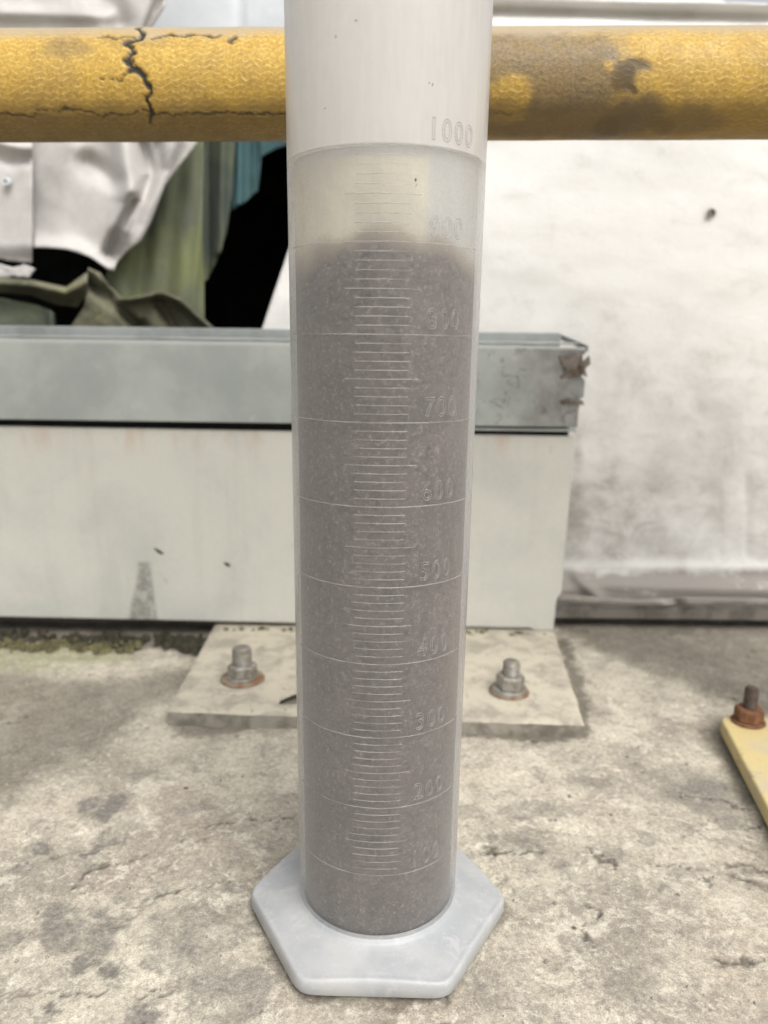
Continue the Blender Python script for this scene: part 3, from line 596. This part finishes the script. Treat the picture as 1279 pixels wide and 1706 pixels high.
def hexprism(af, h, ch):
    bm = bmesh.new(); n = 6; r = af/math.sqrt(3)
    rings = []
    for z, k_ in ((0, 0.97), (ch, 1.0), (h-ch, 1.0), (h, 0.90)):
        rings.append([bm.verts.new((r*k_*math.cos(i*math.pi/3), r*k_*math.sin(i*math.pi/3), z)) for i in range(n)])
    for a, b in zip(rings[:-1], rings[1:]):
        for i in range(n): bm.faces.new((a[i], a[(i+1) % n], b[(i+1) % n], b[i]))
    bm.faces.new(rings[0][::-1]); bm.faces.new(rings[-1]); return bm
def bolt(name, loc, root, m_stud, m_nut, m_wash, nut_af, nut_h, stud_r, stud_h, wash_r, rot, tilt=(0, 0), washer2=None):
    b = empty(name, loc); 
    # threaded stud: helix rows
    n = 28; pitch = 0.00175; rows = int(stud_h/pitch*6)
    a = np.linspace(0, 2*np.pi, n, endpoint=False); z = np.linspace(0, stud_h, rows)
    A, Z = np.meshgrid(a, z); ph = (Z/pitch - A/(2*np.pi)) % 1.0; r = stud_r*(1-0.13*np.abs(ph*2-1)*(Z < stud_h*0.97))
    r = np.where(Z > stud_h*0.96, stud_r*0.82, r)
    P = np.stack([r*np.cos(A), r*np.sin(A), Z], -1); cap = P[-1:].copy(); cap[..., :2] *= 0.001; P = np.concatenate([P, cap])
    o = gridmesh('stud', P, m_stud, b, True); o.parent = b
    t = 0.0
    if wash_r:
        pf = [(stud_r*1.05, 0.0), (wash_r-0.0004, 0.0), (wash_r, 0.0004), (wash_r, 0.0013), (wash_r-0.0004, 0.0017), (stud_r*1.05, 0.0017)]
        gridmesh('washer', lathe(pf[::-1], 40), m_wash, b, True); t = 0.0018
    if washer2:
        gridmesh('spring_washer', lathe([(stud_r*1.05, t+0.002), (washer2-.0003, t+0.002), (washer2, t+0.0016), (washer2, t)], 32), m_nut, b, True); t += 0.0021
    nu = bmobj('nut', hexprism(nut_af, nut_h, nut_h*0.14), m_nut, b, False, 0.0005); nu.location = (0, 0, t); nu.rotation_euler = (0, 0, rot)
    b.rotation_euler = (tilt[0], tilt[1], 0)
    bpy.context.view_layer.update()
    return b
bz = PT+0.0001
p = onz(404, 1132, PT); under(bolt('anchor_bolt', (p[0], p[1], bz), beam, M_zinc, M_zinc, M_washer, 0.0185, 0.0085, 0.0072, 0.0245, 0.0158, 0.3, (0, 0), 0.0112), beam)
p = onz(848, 1153, PT); under(bolt('anchor_bolt', (p[0], p[1], bz), beam, M_zinc, M_zinc, M_washer, 0.0175, 0.0100, 0.0062, 0.0235, 0.0140, 0.9, (0.02, 0.03), 0.0125), beam)

# ------------------------------------------------------------------ galvanised channel on the beam
chan = empty('steel_channel', (-0.1, 0.34, 0.184)); chan.matrix_world = Matrix.Translation((-0.1, 0.34, 0.184))
tag(chan, 'galvanised steel channel with a torn rusty right end lying on the beam', 'channel')
zb, zt = 0.1845, 0.2475
bm = bmesh.new()
pr = [(-0.62, zb), (0.1555, zb-0.0008), (0.1555, zb+0.022), (0.1590, zb+0.0235), (0.1590, zb+0.037), (0.1545, zb+0.041), (0.1500, zb+0.0395), (0.1465, zb+0.047), (0.1485, zb+0.056), (0.1580, zb+0.057), (0.1580, zt-0.001), (-0.62, zt+0.0010)]
f0 = [bm.verts.new((x, 0.320, z)) for x, z in pr]; f1 = [bm.verts.new((x, 0.3222, z)) for x, z in pr]
bm.faces.new(f0); bm.faces.new(f1[::-1])
for i in range(len(pr)):
    j = (i+1) % len(pr); bm.faces.new((f0[i], f0[j], f1[j], f1[i]))
def mat_galv_front():
    k = Nt('galvanised_front'); sx = k.n('SeparateXYZ'); k.l(k.co, sx.inputs[0])
    n1 = k.noise(20, 5, 0.6, 0.3); n2 = k.noise(60, 5, 0.7, 0.4)
    c = k.mix(k.rng(n1, 0.35, 0.68), (0.385, 0.41, 0.385), (0.30, 0.325, 0.315))
    c = k.mix(k.rng(k.noise(40, 4, 0.6, 0.2, (1, 1, 0.1)), 0.5, 0.75, 0, 0.5), c, (0.30, 0.33, 0.31))
    r = k.rng(sx.outputs[0], 0.07, 0.155)
    c = k.mix(k.math('MULTIPLY', r, k.rng(n2, 0.3, 0.62, 0.35, 1.0)), c, (0.165, 0.155, 0.15))
    c = k.mix(k.math('MULTIPLY', k.rng(sx.outputs[0], 0.02, 0.06), k.rng(k.noise(110, 5, 0.75, 1.0), 0.56, 0.66, 0, 0.8)), c, (0.10, 0.075, 0.06))
    c = k.mix(k.rng(k.noise(30, 4, 0.6), 0.6, 0.74, 0, 0.5), c, (0.50, 0.52, 0.50))
    c = k.mix(k.math('MULTIPLY', k.rng(sx.outputs[2], zt-0.0035, zt-0.0015), 0.6), c, (0.50, 0.51, 0.49))
    return k.fin(c, 0.5, 0.25, k.bump(n2, 0.15, 0.001), 0.5)
under(bmobj('front_flange', bm, mat_galv_front(), None, False, 0.0006), chan)
for nm, b, m in [('web', (-0.62, 0.150, 0.3225, 0.3605, zb, zb+0.002), M_galv), ('back_flange', (-0.62, 0.1465, 0.3608, 0.363, zb, 0.2585), M_galv)]:
    bm = bmesh.new(); box(bm, *b); under(bmobj(nm, bm, m, None, False, 0.0005), chan)
bm = bmesh.new(); box(bm, -0.62, 0.152, 0.3195, 0.3245, zt+0.0012, zt+0.0030)
under(bmobj('rolled_lip', bm, M_galv, None, False, 0.0008), chan)
# bent strap across the end and torn flap
def strip(name, pts, w, m, n=10, thick=0.0012):
    """ribbon along 3-D points with width vector w"""
    v = []; 
    for p_ in pts: v.append(tuple(p_)); v.append(tuple(np.array(p_)+np.array(w)))
    f = [(2*i, 2*i+1, 2*i+3, 2*i+2) for i in range(len(pts)-1)]
    o = pyobj(name, v, f, m); s = o.modifiers.new('t', 'SOLIDIFY'); s.thickness = thick; return under(o, chan)
strip('end_strap', [(0.1470, 0.362, 0.2570), (0.1500, 0.350, 0.2545), (0.1545, 0.335, 0.2515), (0.1590, 0.3205, 0.2480)], (0, 0, -0.0045), M_galv)
strip('torn_flap', [(0.1370, 0.3188, 0.2400), (0.1445, 0.3165, 0.2412), (0.1500, 0.3150, 0.2425), (0.1545, 0.3185, 0.2410)], (0.006, 0.001, -0.017), M_galv_worn)
strip('torn_flap', [(0.1390, 0.3190, 0.2235), (0.1450, 0.3170, 0.2290), (0.1530, 0.3150, 0.2330), (0.1610, 0.3190, 0.2400)], (0.002, 0.003, -0.006), M_galv_worn)
strip('torn_flap', [(0.1400, 0.3190, 0.2050), (0.1470, 0.3165, 0.2068), (0.1580, 0.3175, 0.2050)], (0.001, 0.001, -0.0035), M_galv_worn)
strip('end_fold', [(0.1560, 0.3205, 0.2440), (0.1570, 0.3300, 0.2440), (0.1565, 0.3420, 0.2430)], (0, 0, -0.045), M_galv_worn)
bm = bmesh.new(); box(bm, -0.62, 0.1515, 0.3330, 0.3575, 0.1757, zb-0.0002); under(bmobj('gap_strip', bm, M_gap), chan)  # added strip, its black standing in for shade in the gap
bm = bmesh.new(); box(bm, 0.045, 0.1550, 0.3215, 0.3320, 0.1800, 0.1820); under(bmobj('shim', bm, M_galv, None, False, 0.0005), chan)

# ------------------------------------------------------------------ yellow guard rail
rail = empty('guard_rail', (0.33, 0.12, 0)); rail.matrix_world = Matrix.Translation((0.33, 0.12, 0))
tag(rail, 'yellow guard rail pipe with cracked paint on bolted yellow foot plates', 'guard rail')
RY, RR = 0.150, 0.0268
pl = (at(0, 50, RY)+at(0, 232, RY))/2; prr = (at(1279, 40, RY)+at(1279, 232, RY))/2
def zc(x): return pl[2]+(prr[2]-pl[2])*(x-pl[0])/(prr[0]-pl[0]) - 0.0008
def railhit(x, y):
    d = ray(x, y); z0 = (zc(-0.1)+zc(0.1))/2
    A = d[1]**2+d[2]**2; oy, oz = CAM[1]-RY, CAM[2]-z0
    for _ in range(3):
        B = 2*(oy*d[1]+oz*d[2]); Cc = oy*oy+oz*oz-RR*RR; disc = max(B*B-4*A*Cc, 0); t = (-B-math.sqrt(disc))/(2*A)
        q = CAM+t*d; z0 = zc(q[0]); oz = CAM[2]-z0
    return q[0], math.atan2(q[2]-z0, -(q[1]-RY))*RR
xs = np.concatenate([np.linspace(-0.75, -0.26, 30)[:-1], np.arange(-0.26, 0.26, 0.0009), np.linspace(0.26, 0.60, 22)])
an = np.concatenate([np.arange(-1.75, 1.75, 0.033), np.linspace(1.75, 2*np.pi-1.75, 30)[:-1]])
X, A = np.meshgrid(xs, an); S = np.where(A > np.pi, A-2*np.pi, A)*RR
wx = X+0.0028*(fbm(X*190, S*190, 131, 4)-0.5)*2; ws = S+0.0028*(fbm(X*190, S*190, 135, 4)-0.5)*2
cr = np.zeros_like(X)
for pts, w, s_ in [([(232, 42), (236, 60), (206, 73), (222, 88), (205, 98), (217, 105), (214, 118), (230, 127), (245, 134), (247, 150), (244, 165), (253, 185), (249, 203)], 0.00105, 1.0),
               ([(222, 117), (240, 130), (246, 140)], 0.0016, 1.0), ([(204, 72), (220, 78)], 0.0012, .9), ([(228, 46), (238, 55)], 0.0013, .9),
               ([(-20, 186), (40, 193), (75, 183), (110, 181), (150, 186), (180, 193), (240, 185), (275, 190), (350, 193), (400, 187), (490, 190)], 0.00042, .75),
               ([(160, 62), (200, 63), (232, 60)], 0.0006, .8), ([(254, 60), (290, 59), (370, 59)], 0.0008, .9), ([(165, 132), (205, 136), (214, 120)], 0.00045, .7),
               ([(386, 70), (393, 64)], 0.0014, .9), ([(820, 190), (850, 188)], 0.0005, .5)]:
    d = segdist(wx, ws, [railhit(*q) for q in pts]); cr = np.maximum(cr, s_*(1-sstep(w*0.45, w*1.7, d)))
lift = np.zeros_like(X)
for pts in [[(232, 42), (206, 73), (222, 88), (214, 118), (245, 134), (249, 203)]]:
    d = segdist(wx, ws, [railhit(*q) for q in pts]); lift = np.exp(-(d/0.006)**2)
def blobs(lst):
    g = np.zeros_like(X)
    for x, y, rx, ry, s_ in lst:
        c = railhit(x, y); k_ = 0.46/FPX; th = c[1]/RR
        q = np.hypot((wx-c[0])/(rx*k_), (ws-c[1])/(ry*k_/max(0.5, math.cos(th)))); g = np.maximum(g, s_*(1-sstep(0.6, 1.25, q)))
    return g
dull = blobs([(915, 140, 120, 60, 1), (870, 80, 100, 40, .95), (950, 80, 70, 25, .9), (1000, 120, 30, 60, 1), (900, 200, 140, 25, .9), (1060, 195, 50, 22, 1), (1000, 210, 80, 20, .9), (1050, 110, 35, 10, 1), (1045, 125, 14, 14, 1), (1045, 147, 14, 8, 1), (1140, 205, 60, 14, .7), (110, 80, 40, 16, .5), (230, 70, 60, 14, .3)])
clear = blobs([(850, 160, 34, 24, 1.0), (1012, 107, 9, 9, 1), (840, 198, 30, 8, .6)])
dull = dull*(1-0.85*clear)
deg = np.degrees(S/RR)
edge_lo = railhit(240, 188)[1]
grime_dark = 0.8*sstep(edge_lo+0.0006, edge_lo-0.0006, ws+0.0015*(fbm(X*40, S*40, 140)-0.5))*(X < 0.02)*1.0
grime_dark = np.maximum(grime_dark, 0.55*sstep(-0.0105, -0.019, ws+0.005*(fbm(X*50, S*50, 141)-0.5)))  # rail darker all along its underside
grime_dark = np.maximum(grime_dark, 0.8*blobs([(1040, 130, 18, 20, 1), (1030, 200, 40, 18, .8), (1012, 215, 26, 14, 1), (1105, 215, 26, 12, .9), (1050, 147, 10, 6, 1), (1062, 104, 20, 8, .8)]))
dust = 0.85*sstep(0.0135, 0.0255, ws+0.009*(fbm(X*60, S*120, 143)-0.5)) 
rr = RR - 0.0011*cr + 0.00035*lift + 0.0004*(fbm(X*40, S*40, 145, 3)-0.5) + 0.00012*(fbm(X*260, S*260, 147, 3)-0.5) - 0.0003*dull
P = np.stack([X, RY-rr*np.cos(A), zc(X)+rr*np.sin(A)], -1)
P = P.transpose(1, 0, 2); tr_ = lambda a: np.ascontiguousarray(a.T)
o = gridmesh('rail', P, M_rail, None, True, {'along': tr_(X), 'around': tr_(S), 'crack': tr_(cr), 'dull': tr_(dull), 'grime_dark': tr_(grime_dark), 'dust': tr_(dust)}, flip=True); under(o, rail)
for sx_, px in ((1, 0.335), (-1, -0.62)):
    gridmesh_o = gridmesh('post', lathe([(0.0, 0.0102), (0.0290, 0.0102), (0.0290, zc(px)+0.40), (0.0, zc(px)+0.401)], 32)+np.array([px, 0.118, 0]), M_yellow, None, True); under(gridmesh_o, rail)
    # foot plate, rounded corners, turned slightly
    bm = bmesh.new(); a0 = R_(-10*sx_); hw, hl, rc = 0.095, 0.100, 0.012; ol = []
    for qx, qy, s0 in ((1, 1, 0), (-1, 1, 90), (-1, -1, 180), (1, -1, 270)):
        for t in range(7):
            th = R_(s0+t*15); ol.append((qx*(hw-rc)+rc*math.cos(th), qy*(hl-rc)+rc*math.sin(th)))
    def place(x, y): return (px+x*math.cos(a0)-y*math.sin(a0)+(-0.034 if sx_ > 0 else 0), 0.064+x*math.sin(a0)+y*math.cos(a0)+(-0.006 if sx_ > 0 else 0))
    lo = [bm.verts.new((*place(x, y), 0.0)) for x, y in ol]; hi = [bm.verts.new((*place(x, y), 0.010)) for x, y in ol]
    bm.faces.new(hi); bm.faces.new(lo[::-1])
    for i in range(len(ol)): bm.faces.new((lo[i], lo[(i+1) % len(ol)], hi[(i+1) % len(ol)], hi[i]))
    under(bmobj('foot_plate', bm, M_yellow, None, False, 0.0015, 3), rail)
    for cx_, cy_ in ((-1, 1), (1, 1), (1, -1), (-1, -1)):
        q = place(cx_*(hw-0.018), cy_*(hl-0.018))
        if sx_ > 0 and cx_ == -1 and cy_ == 1: q = tuple(onz(1246, 1203, 0.01)[:2])
        under(bolt('anchor_bolt', (q[0], q[1], 0.0101), rail, M_darkrust, M_rust, M_rust, 0.0160, 0.0085, 0.0045, 0.024, 0.0105, 0.5), rail)

# ------------------------------------------------------------------ measuring cylinder
SC = 1.06
Z1, DZ = 0.03973*SC, 0.02803*SC
R0 = 0.0335*SC; TB = 0.0115
def Rz(z): return R0*(1+0.033*(np.asarray(z)/SC-0.2)/0.2)
WALL = 0.0024
ZTOP = 0.405; ZL = Z1+9*DZ
cyl = empty('measuring_cylinder', (0, 0, 0))
tag(cyl, 'tall frosted plastic measuring cylinder with hexagonal foot holding sludge', 'cylinder')
n = 160; a = np.linspace(0, 2*np.pi, n, endpoint=False)
zs = np.concatenate([np.linspace(0.0080, ZL, 60), np.linspace(ZL+0.0005, ZTOP, 20)])
Po = np.stack([np.stack([Rz(z)*np.cos(a), Rz(z)*np.sin(a), 0*a+z], -1) for z in zs])
def tubemesh():
    bm = bmesh.new()
    prof_out = [(float(Rz(z)), float(z)) for z in zs]
    rim = [(float(Rz(ZTOP))+0.0015, ZTOP+0.002), (float(Rz(ZTOP))+0.0010, ZTOP+0.0045), (float(Rz(ZTOP))-WALL, ZTOP+0.0045)]
    zin = [z for z in zs[::-1] if z > 0.0106]
    prof_in = [(float(Rz(z))-WALL, float(z)) for z in zin] + [(float(Rz(0.0100))-WALL-0.0006, 0.0097), (0.0005, 0.0095)]
    prof = prof_out+rim+prof_in; rows = []; dry_ = [1.0 if z > ZL+0.0002 else 0.0 for r, z in prof]
    for r, z in prof:
        row = []
        for t in a:
            sp = 1.0
            if z > ZTOP-0.02: sp += 0.10*sstep(ZTOP-0.02, ZTOP+0.004, z)*math.exp(-((((t+math.pi) % (2*math.pi))-math.pi)/0.22)**2)   # pouring lip
            row.append(bm.verts.new((r*sp*math.cos(t), r*sp*math.sin(t), z)))
        rows.append(row)
    no = len(prof_out)+len(rim)
    for i in range(len(rows)-1):
        for j in range(n):
            f = bm.faces.new((rows[i][j], rows[i][(j+1) % n], rows[i+1][(j+1) % n], rows[i+1][j])); f.smooth = True
    bm.faces.new(rows[-1][::-1]); bm.faces.new(rows[0][::-1])
    bmesh.ops.recalc_face_normals(bm, faces=bm.faces)
    me = bpy.data.meshes.new('tube'); bm.to_mesh(me); bm.free()
    me.attributes.new('dry', 'FLOAT', 'POINT').data.foreach_set('value', np.repeat(np.array(dry_, np.float32), n))
    me.attributes.new('outer', 'FLOAT', 'POINT').data.foreach_set('value', np.repeat((np.arange(len(prof)) < no).astype(np.float32), n))
    return link('tube', me, M_wall, cyl)
tube = tubemesh()
# foot: hexagonal prism cut by a shallow cone, corners rounded
HR = 0.0540*SC; PHI = -0.017
def rhex(t, rc=0.0045):
    ap = HR*math.cos(math.pi/6); t = t-PHI
    s = 0.0; p_ = 26.0
    for k_ in range(6):
        c = math.cos(t-math.pi/6-k_*math.pi/3)
        if c > 0: s += (c/ap)**p_
    return s**(-1/p_)*1.012
nh = 240; ah = np.linspace(0, 2*np.pi, nh, endpoint=False); RH = np.array([rhex(t) for t in ah])
RT = float(Rz(TB))
rows = []
def cone(r): return 0.0108-0.20*(r-RT)
for rr_, zz in [(np.full(nh, RT-0.0012), 0.0136), (np.full(nh, RT+0.0001), 0.0126), (np.full(nh, RT+0.0005), 0.0115), (np.full(nh, RT+0.0020), None)]:
    rows.append((rr_, cone(rr_)+0.0003 if zz is None else np.full(nh, zz)))
for t in np.linspace(0.15, 1.0, 10):
    r_ = (RT+0.002)*(1-t)+(RH-0.0022)*t; rows.append((r_, cone(r_)))
zE = cone(RH-0.0022)
rows += [(RH-0.0013, zE+0.0001), (RH-0.0007, zE-0.0002), (RH-0.0002, zE-0.0009), (RH, zE-0.0022), (RH+0.0002, np.full(nh, 0.0012)), (RH-0.0006, np.full(nh, 0.0002)), (RH-0.003, np.full(nh, 0.0)), (np.full(nh, 0.001), np.full(nh, 0.0))]
P = np.stack([np.stack([r_*np.cos(ah), r_*np.sin(ah), z_], -1) for r_, z_ in rows])
foot = gridmesh('foot', P, M_base, cyl, True, flip=True)

# raised graduation lines: triangular ridges wrapped round the tube, centred on the side that faces the camera
A0 = -math.pi/2 - 0.035
def arc(name, z, a0, a1, w, h, n_):
    v = []; f = []
    for i in range(n_+1):
        t = a0+(a1-a0)*i/n_; r = float(Rz(z)); hh = h if 0 < i < n_ else 0.0
        for dz, dr in ((-w/2, 0.00002), (0, 0.00004+hh), (w/2, 0.00002)): v.append(((r+dr)*math.cos(t), (r+dr)*math.sin(t), z+dz))
    for i in range(n_):
        b = 3*i; f += [(b, b+3, b+4, b+1), (b+1, b+4, b+5, b+2)]
    return pyobj(name, v, f, M_ridge, tube, True)
for k_ in range(1, 101):
    z = Z1+(k_/10-1)*DZ
    if k_ < 10: continue
    j = random.uniform(-0.006, 0.006)
    if k_ % 10 == 0: arc('graduation_line', z, A0-1.10+j, A0+1.12+j, 0.00050, 0.00020, 60)
    elif k_ % 5 == 0: arc('graduation_line', z, A0-0.345+j, A0+0.375+j, 0.00046, 0.00020, 20)
    else: arc('graduation_line', z, A0-0.25+j, A0+0.275+j, 0.00044, 0.00020, 16)
# raised numerals
def numeral(txt, z, tc):
    cu = bpy.data.curves.new('t', 'FONT'); cu.body = txt; cu.size = 0.0098; cu.space_character = 1.22; cu.resolution_u = 4
    to = bpy.data.objects.new('t', cu); C.objects.link(to); bpy.context.view_layer.update()
    me = bpy.data.meshes.new_from_object(to.evaluated_get(bpy.context.evaluated_depsgraph_get()))
    bpy.data.objects.remove(to); bpy.data.curves.remove(cu)
    bm = bmesh.new(); bm.from_mesh(me); bmesh.ops.remove_doubles(bm, verts=bm.verts, dist=1e-6); bpy.data.meshes.remove(me)
    ed = [(e.verts[0].co.copy(), e.verts[1].co.copy()) for e in bm.edges if len(e.link_faces) == 1]; bm.free()
    xs_ = [p_.x for e in ed for p_ in e]; xm = (min(xs_)+max(xs_))/2
    v = []; f = []; w = 0.00020
    for p_, q_ in ed:
        d = (q_-p_); L = d.length
        if L < 1e-7: continue
        d /= L; nn = Vector((-d.y, d.x, 0)); b = len(v)
        for pt, e_ in ((p_, -0.5), (q_, 0.5)):
            for s_, hh in ((-1, 0.00003), (0, 0.00024), (1, 0.00003)):
                c = pt+d*e_*w+nn*w*s_; zz = z+c.y; r = float(Rz(zz))+hh; t = tc+(c.x-xm)*0.86/r
                v.append((r*math.cos(t), r*math.sin(t), zz))
        f += [(b, b+3, b+4, b+1), (b+1, b+4, b+5, b+2)]
    o = pyobj('numeral', v, f, M_numeral, tube); o['label'] = 'raised numeral '+txt
for k_ in range(1, 11):
    numeral(str(k_*100), Z1+(k_-1)*DZ+0.0021, A0+(0.645 if k_ < 10 else 0.70))
# specks of dirt stuck on the tube
v = []; f = []
for x, y, s_ in [(691, 300, .9), (693, 309, .5), (716, 137, .5), (721, 140, .5), (559, 62, .5), (541, 181, .45), (593, 36, .5)]:
    d = ray(x, y); q = None
    oy = CAM[:2]; A_ = d[0]**2+d[1]**2; 
    r = 0.0362
    for _ in range(4):
        B = 2*(oy@d[:2]); Cc = oy@oy-r*r; t = (-B-math.sqrt(B*B-4*A_*Cc))/(2*A_); q = CAM+t*d; r = float(Rz(q[2]))+0.0001
    for s2 in range(2):
        b = len(v); c = q+np.array([random.uniform(-.0003, .0003), -0.0001, random.uniform(-.0004, .0004)])
        for dx, dy, dz in ((-1, 0, 0), (1, 0, .3), (.2, 0, 1), (-.1, 0, -1), (0, -.6, 0)): v.append(tuple(c+0.00042*s_*np.array([dx, dy, dz])))
        f += [(b, b+4, b+2), (b+4, b+1, b+2), (b+3, b+1, b+4), (b, b+3, b+4)]
o = pyobj('dirt_specks', v, f, M_speck, tube); o['kind'] = 'stuff'

# ---- contents
GAP = 0.00012
def zi(t):   # height of the sludge surface where it meets the wall, t = angle
    d = ((t-A0+math.pi) % (2*math.pi))-math.pi
    return Z1+8*DZ-0.0065 + 0.0035*np.exp(-((d+0.02)/0.42)**2) - 0.0085*sstep(-0.35, -1.15, d) - 0.006*sstep(0.6, 1.3, d) + 0.0030*(fbm(t*3.0+5, 0*t+2, 151, 3)-0.5)
nt_ = 200; ta = np.linspace(0, 2*np.pi, nt_, endpoint=False); zi_ = zi(ta)
rows = []
rows.append(np.stack([0.001*np.cos(ta), 0.001*np.sin(ta), 0*ta+0.0099], -1))
for t in np.concatenate([[0.0], np.linspace(0.02, 1, 50)]):
    z_ = 0.0100+(zi_-0.0100)*t; r_ = Rz(z_)-WALL-GAP
    rows.append(np.stack([r_*np.cos(ta), r_*np.sin(ta), z_], -1))
for q in (0.8, 0.5, 0.2, 0.01):
    z_ = zi_*q+(1-q)*zi_.mean(); r_ = (Rz(z_)-WALL-GAP)*q
    rows.append(np.stack([r_*np.cos(ta), r_*np.sin(ta), z_+0.001*(1-q)], -1))
rows.insert(-4, rows[-5].copy())
slu = gridmesh('sludge', np.stack(rows), M_sludge, None, True)
tag(slu, 'grey brown activated sludge filling the lower part of the measuring cylinder', 'sludge')
rows = []; fin = []; gr = []
for q in (0.01, 0.2, 0.5, 0.8):
    z_ = zi_*q+(1-q)*zi_.mean()+0.001*(1-q)+0.0003; r_ = (Rz(z_)-WALL-GAP)*q
    rows.append(np.stack([r_*np.cos(ta), r_*np.sin(ta), z_], -1)); fin.append(0*ta+1); gr.append(0*ta)
d_ = ((ta-A0+math.pi) % (2*math.pi))-math.pi
for t in np.linspace(0, 1, 48):
    z_ = zi_+(ZL-zi_)*t; r_ = Rz(z_)-WALL-GAP
    if t == 0: rows.append(np.stack([r_*np.cos(ta), r_*np.sin(ta), z_], -1)); fin.append(0*ta+1); gr.append(0*ta)
    rows.append(np.stack([r_*np.cos(ta), r_*np.sin(ta), z_], -1)); fin.append(1-sstep(-0.0025, 0.0125+0.009*sstep(-0.4, -1.1, d_), z_-zi_+0.0016*(fbm(ta*4+3, z_*160, 153, 3)-0.5)*2)); 
    gr.append(np.maximum(0.85*sstep(0.42, 0.50, d_), 0.9*sstep(ZL-0.0042, ZL-0.0020, z_)*0.9))  # right side greyer; top band paints the mirrored underside of the surface
z_ = 0*ta+ZL
rows.append(rows[-1].copy()); fin.append(fin[-1]); gr.append(gr[-1])
for q in (0.93, 0.6, 0.01):
    r_ = (Rz(z_)-WALL-GAP)*q; rows.append(np.stack([r_*np.cos(ta), r_*np.sin(ta), z_-0.0006*(1 if q < .95 else 0)], -1)); fin.append(0*ta); gr.append(0*ta)
wat = gridmesh('cloudy_water', np.stack(rows), M_water, None, True, {'fines': np.stack(fin), 'grey': np.stack(gr)})
tag(wat, 'cloudy beige water layer above the sludge in the measuring cylinder', 'water')

# ------------------------------------------------------------------ dirt, moss, grit
def lumps(name, pts, m, label=None):
    v = []; f = []
    for (x, y, z, s_) in pts:
        b = len(v); ph = random.random()*6
        for k_ in range(6):
            t = ph+k_*math.pi/3; r = s_*random.uniform(.7, 1.2); v.append((x+r*math.cos(t), y+r*math.sin(t), z-0.0005))
        for k_ in range(6):
            t = ph+k_*math.pi/3+.3; r = s_*random.uniform(.4, .75); v.append((x+r*math.cos(t), y+r*math.sin(t), z+s_*random.uniform(.4, .8)))
        v.append((x, y, z+s_*random.uniform(.6, .95)))
        for k_ in range(6):
            k2 = (k_+1) % 6; f += [(b+k_, b+k2, b+6+k2, b+6+k_), (b+6+k_, b+6+k2, b+12)]
    o = pyobj(name, v, f, m, None, True); o['kind'] = 'stuff'
    if label: o['label'] = label
    return o
pts = []
for _ in range(420):
    x = random.uniform(-0.46, -0.15); y = random.gauss(0.312, 0.007); pts.append((x, y, 0.0, random.uniform(0.0012, 0.0045)*(1 if y > .3 else .6)))
for _ in range(60):
    x = random.gauss(-0.150, 0.010); y = random.gauss(0.300, 0.006); pts.append((x, y, 0.001, random.uniform(0.002, 0.006)))
lumps('dirt', pts, M_dirt, 'dark wet dirt gathered along the foot of the beam')
pts = []
for _ in range(260):
    x = random.uniform(-0.42, -0.20); y = random.gauss(0.293, 0.006); pts.append((x, y, 0.0012, random.uniform(0.0012, 0.0042)))
for _ in range(60):
    x = random.uniform(-0.14, 0.14); y = random.gauss(0.318, 0.003); pts.append((x, y, PT, random.uniform(0.0008, 0.003)))
lumps('moss', pts, M_moss, 'yellowish moss and dirt along the foot of the beam')
pts = []
for _ in range(520):
    x = random.uniform(-0.30, 0.30); y = random.uniform(-0.12, 0.30)
    if math.hypot(x, y) < 0.062 or (-.15 < x < .15 and y > .15) or (x > .19 and y > -0.05): continue
    pts.append((x, y, -0.0012, random.choice([.0003, .0004, .0005, .0007, .001])))
lumps('grit', pts, M_grit, 'fine cement grit scattered over the floor')
# curled dark leaf on the plate
c = onz(486, 1172, PT); v = []; f = []
for i in range(9):
    t = i/8; w = 0.0042*math.sin(math.pi*min(1, t*0.9+0.06)); x = c[0]-0.008+0.034*t; y = c[1]-0.002+0.004*math.sin(t*2.2)
    for s_ in (-1, 0, 1): v.append((x, y+s_*w, PT+0.0008+0.0035*math.sin(t*2.6)+0.0016*abs(s_)))
for i in range(8):
    for k_ in (0, 1): f.append((3*i+k_, 3*i+3+k_, 3*i+4+k_, 3*i+1+k_))
lf = pyobj('dead_leaf', v, f, M_dirt, None, True); s = lf.modifiers.new('t', 'SOLIDIFY'); s.thickness = 0.0004
tag(lf, 'dark curled dead leaf lying on the floor plate left of the cylinder', 'leaf')
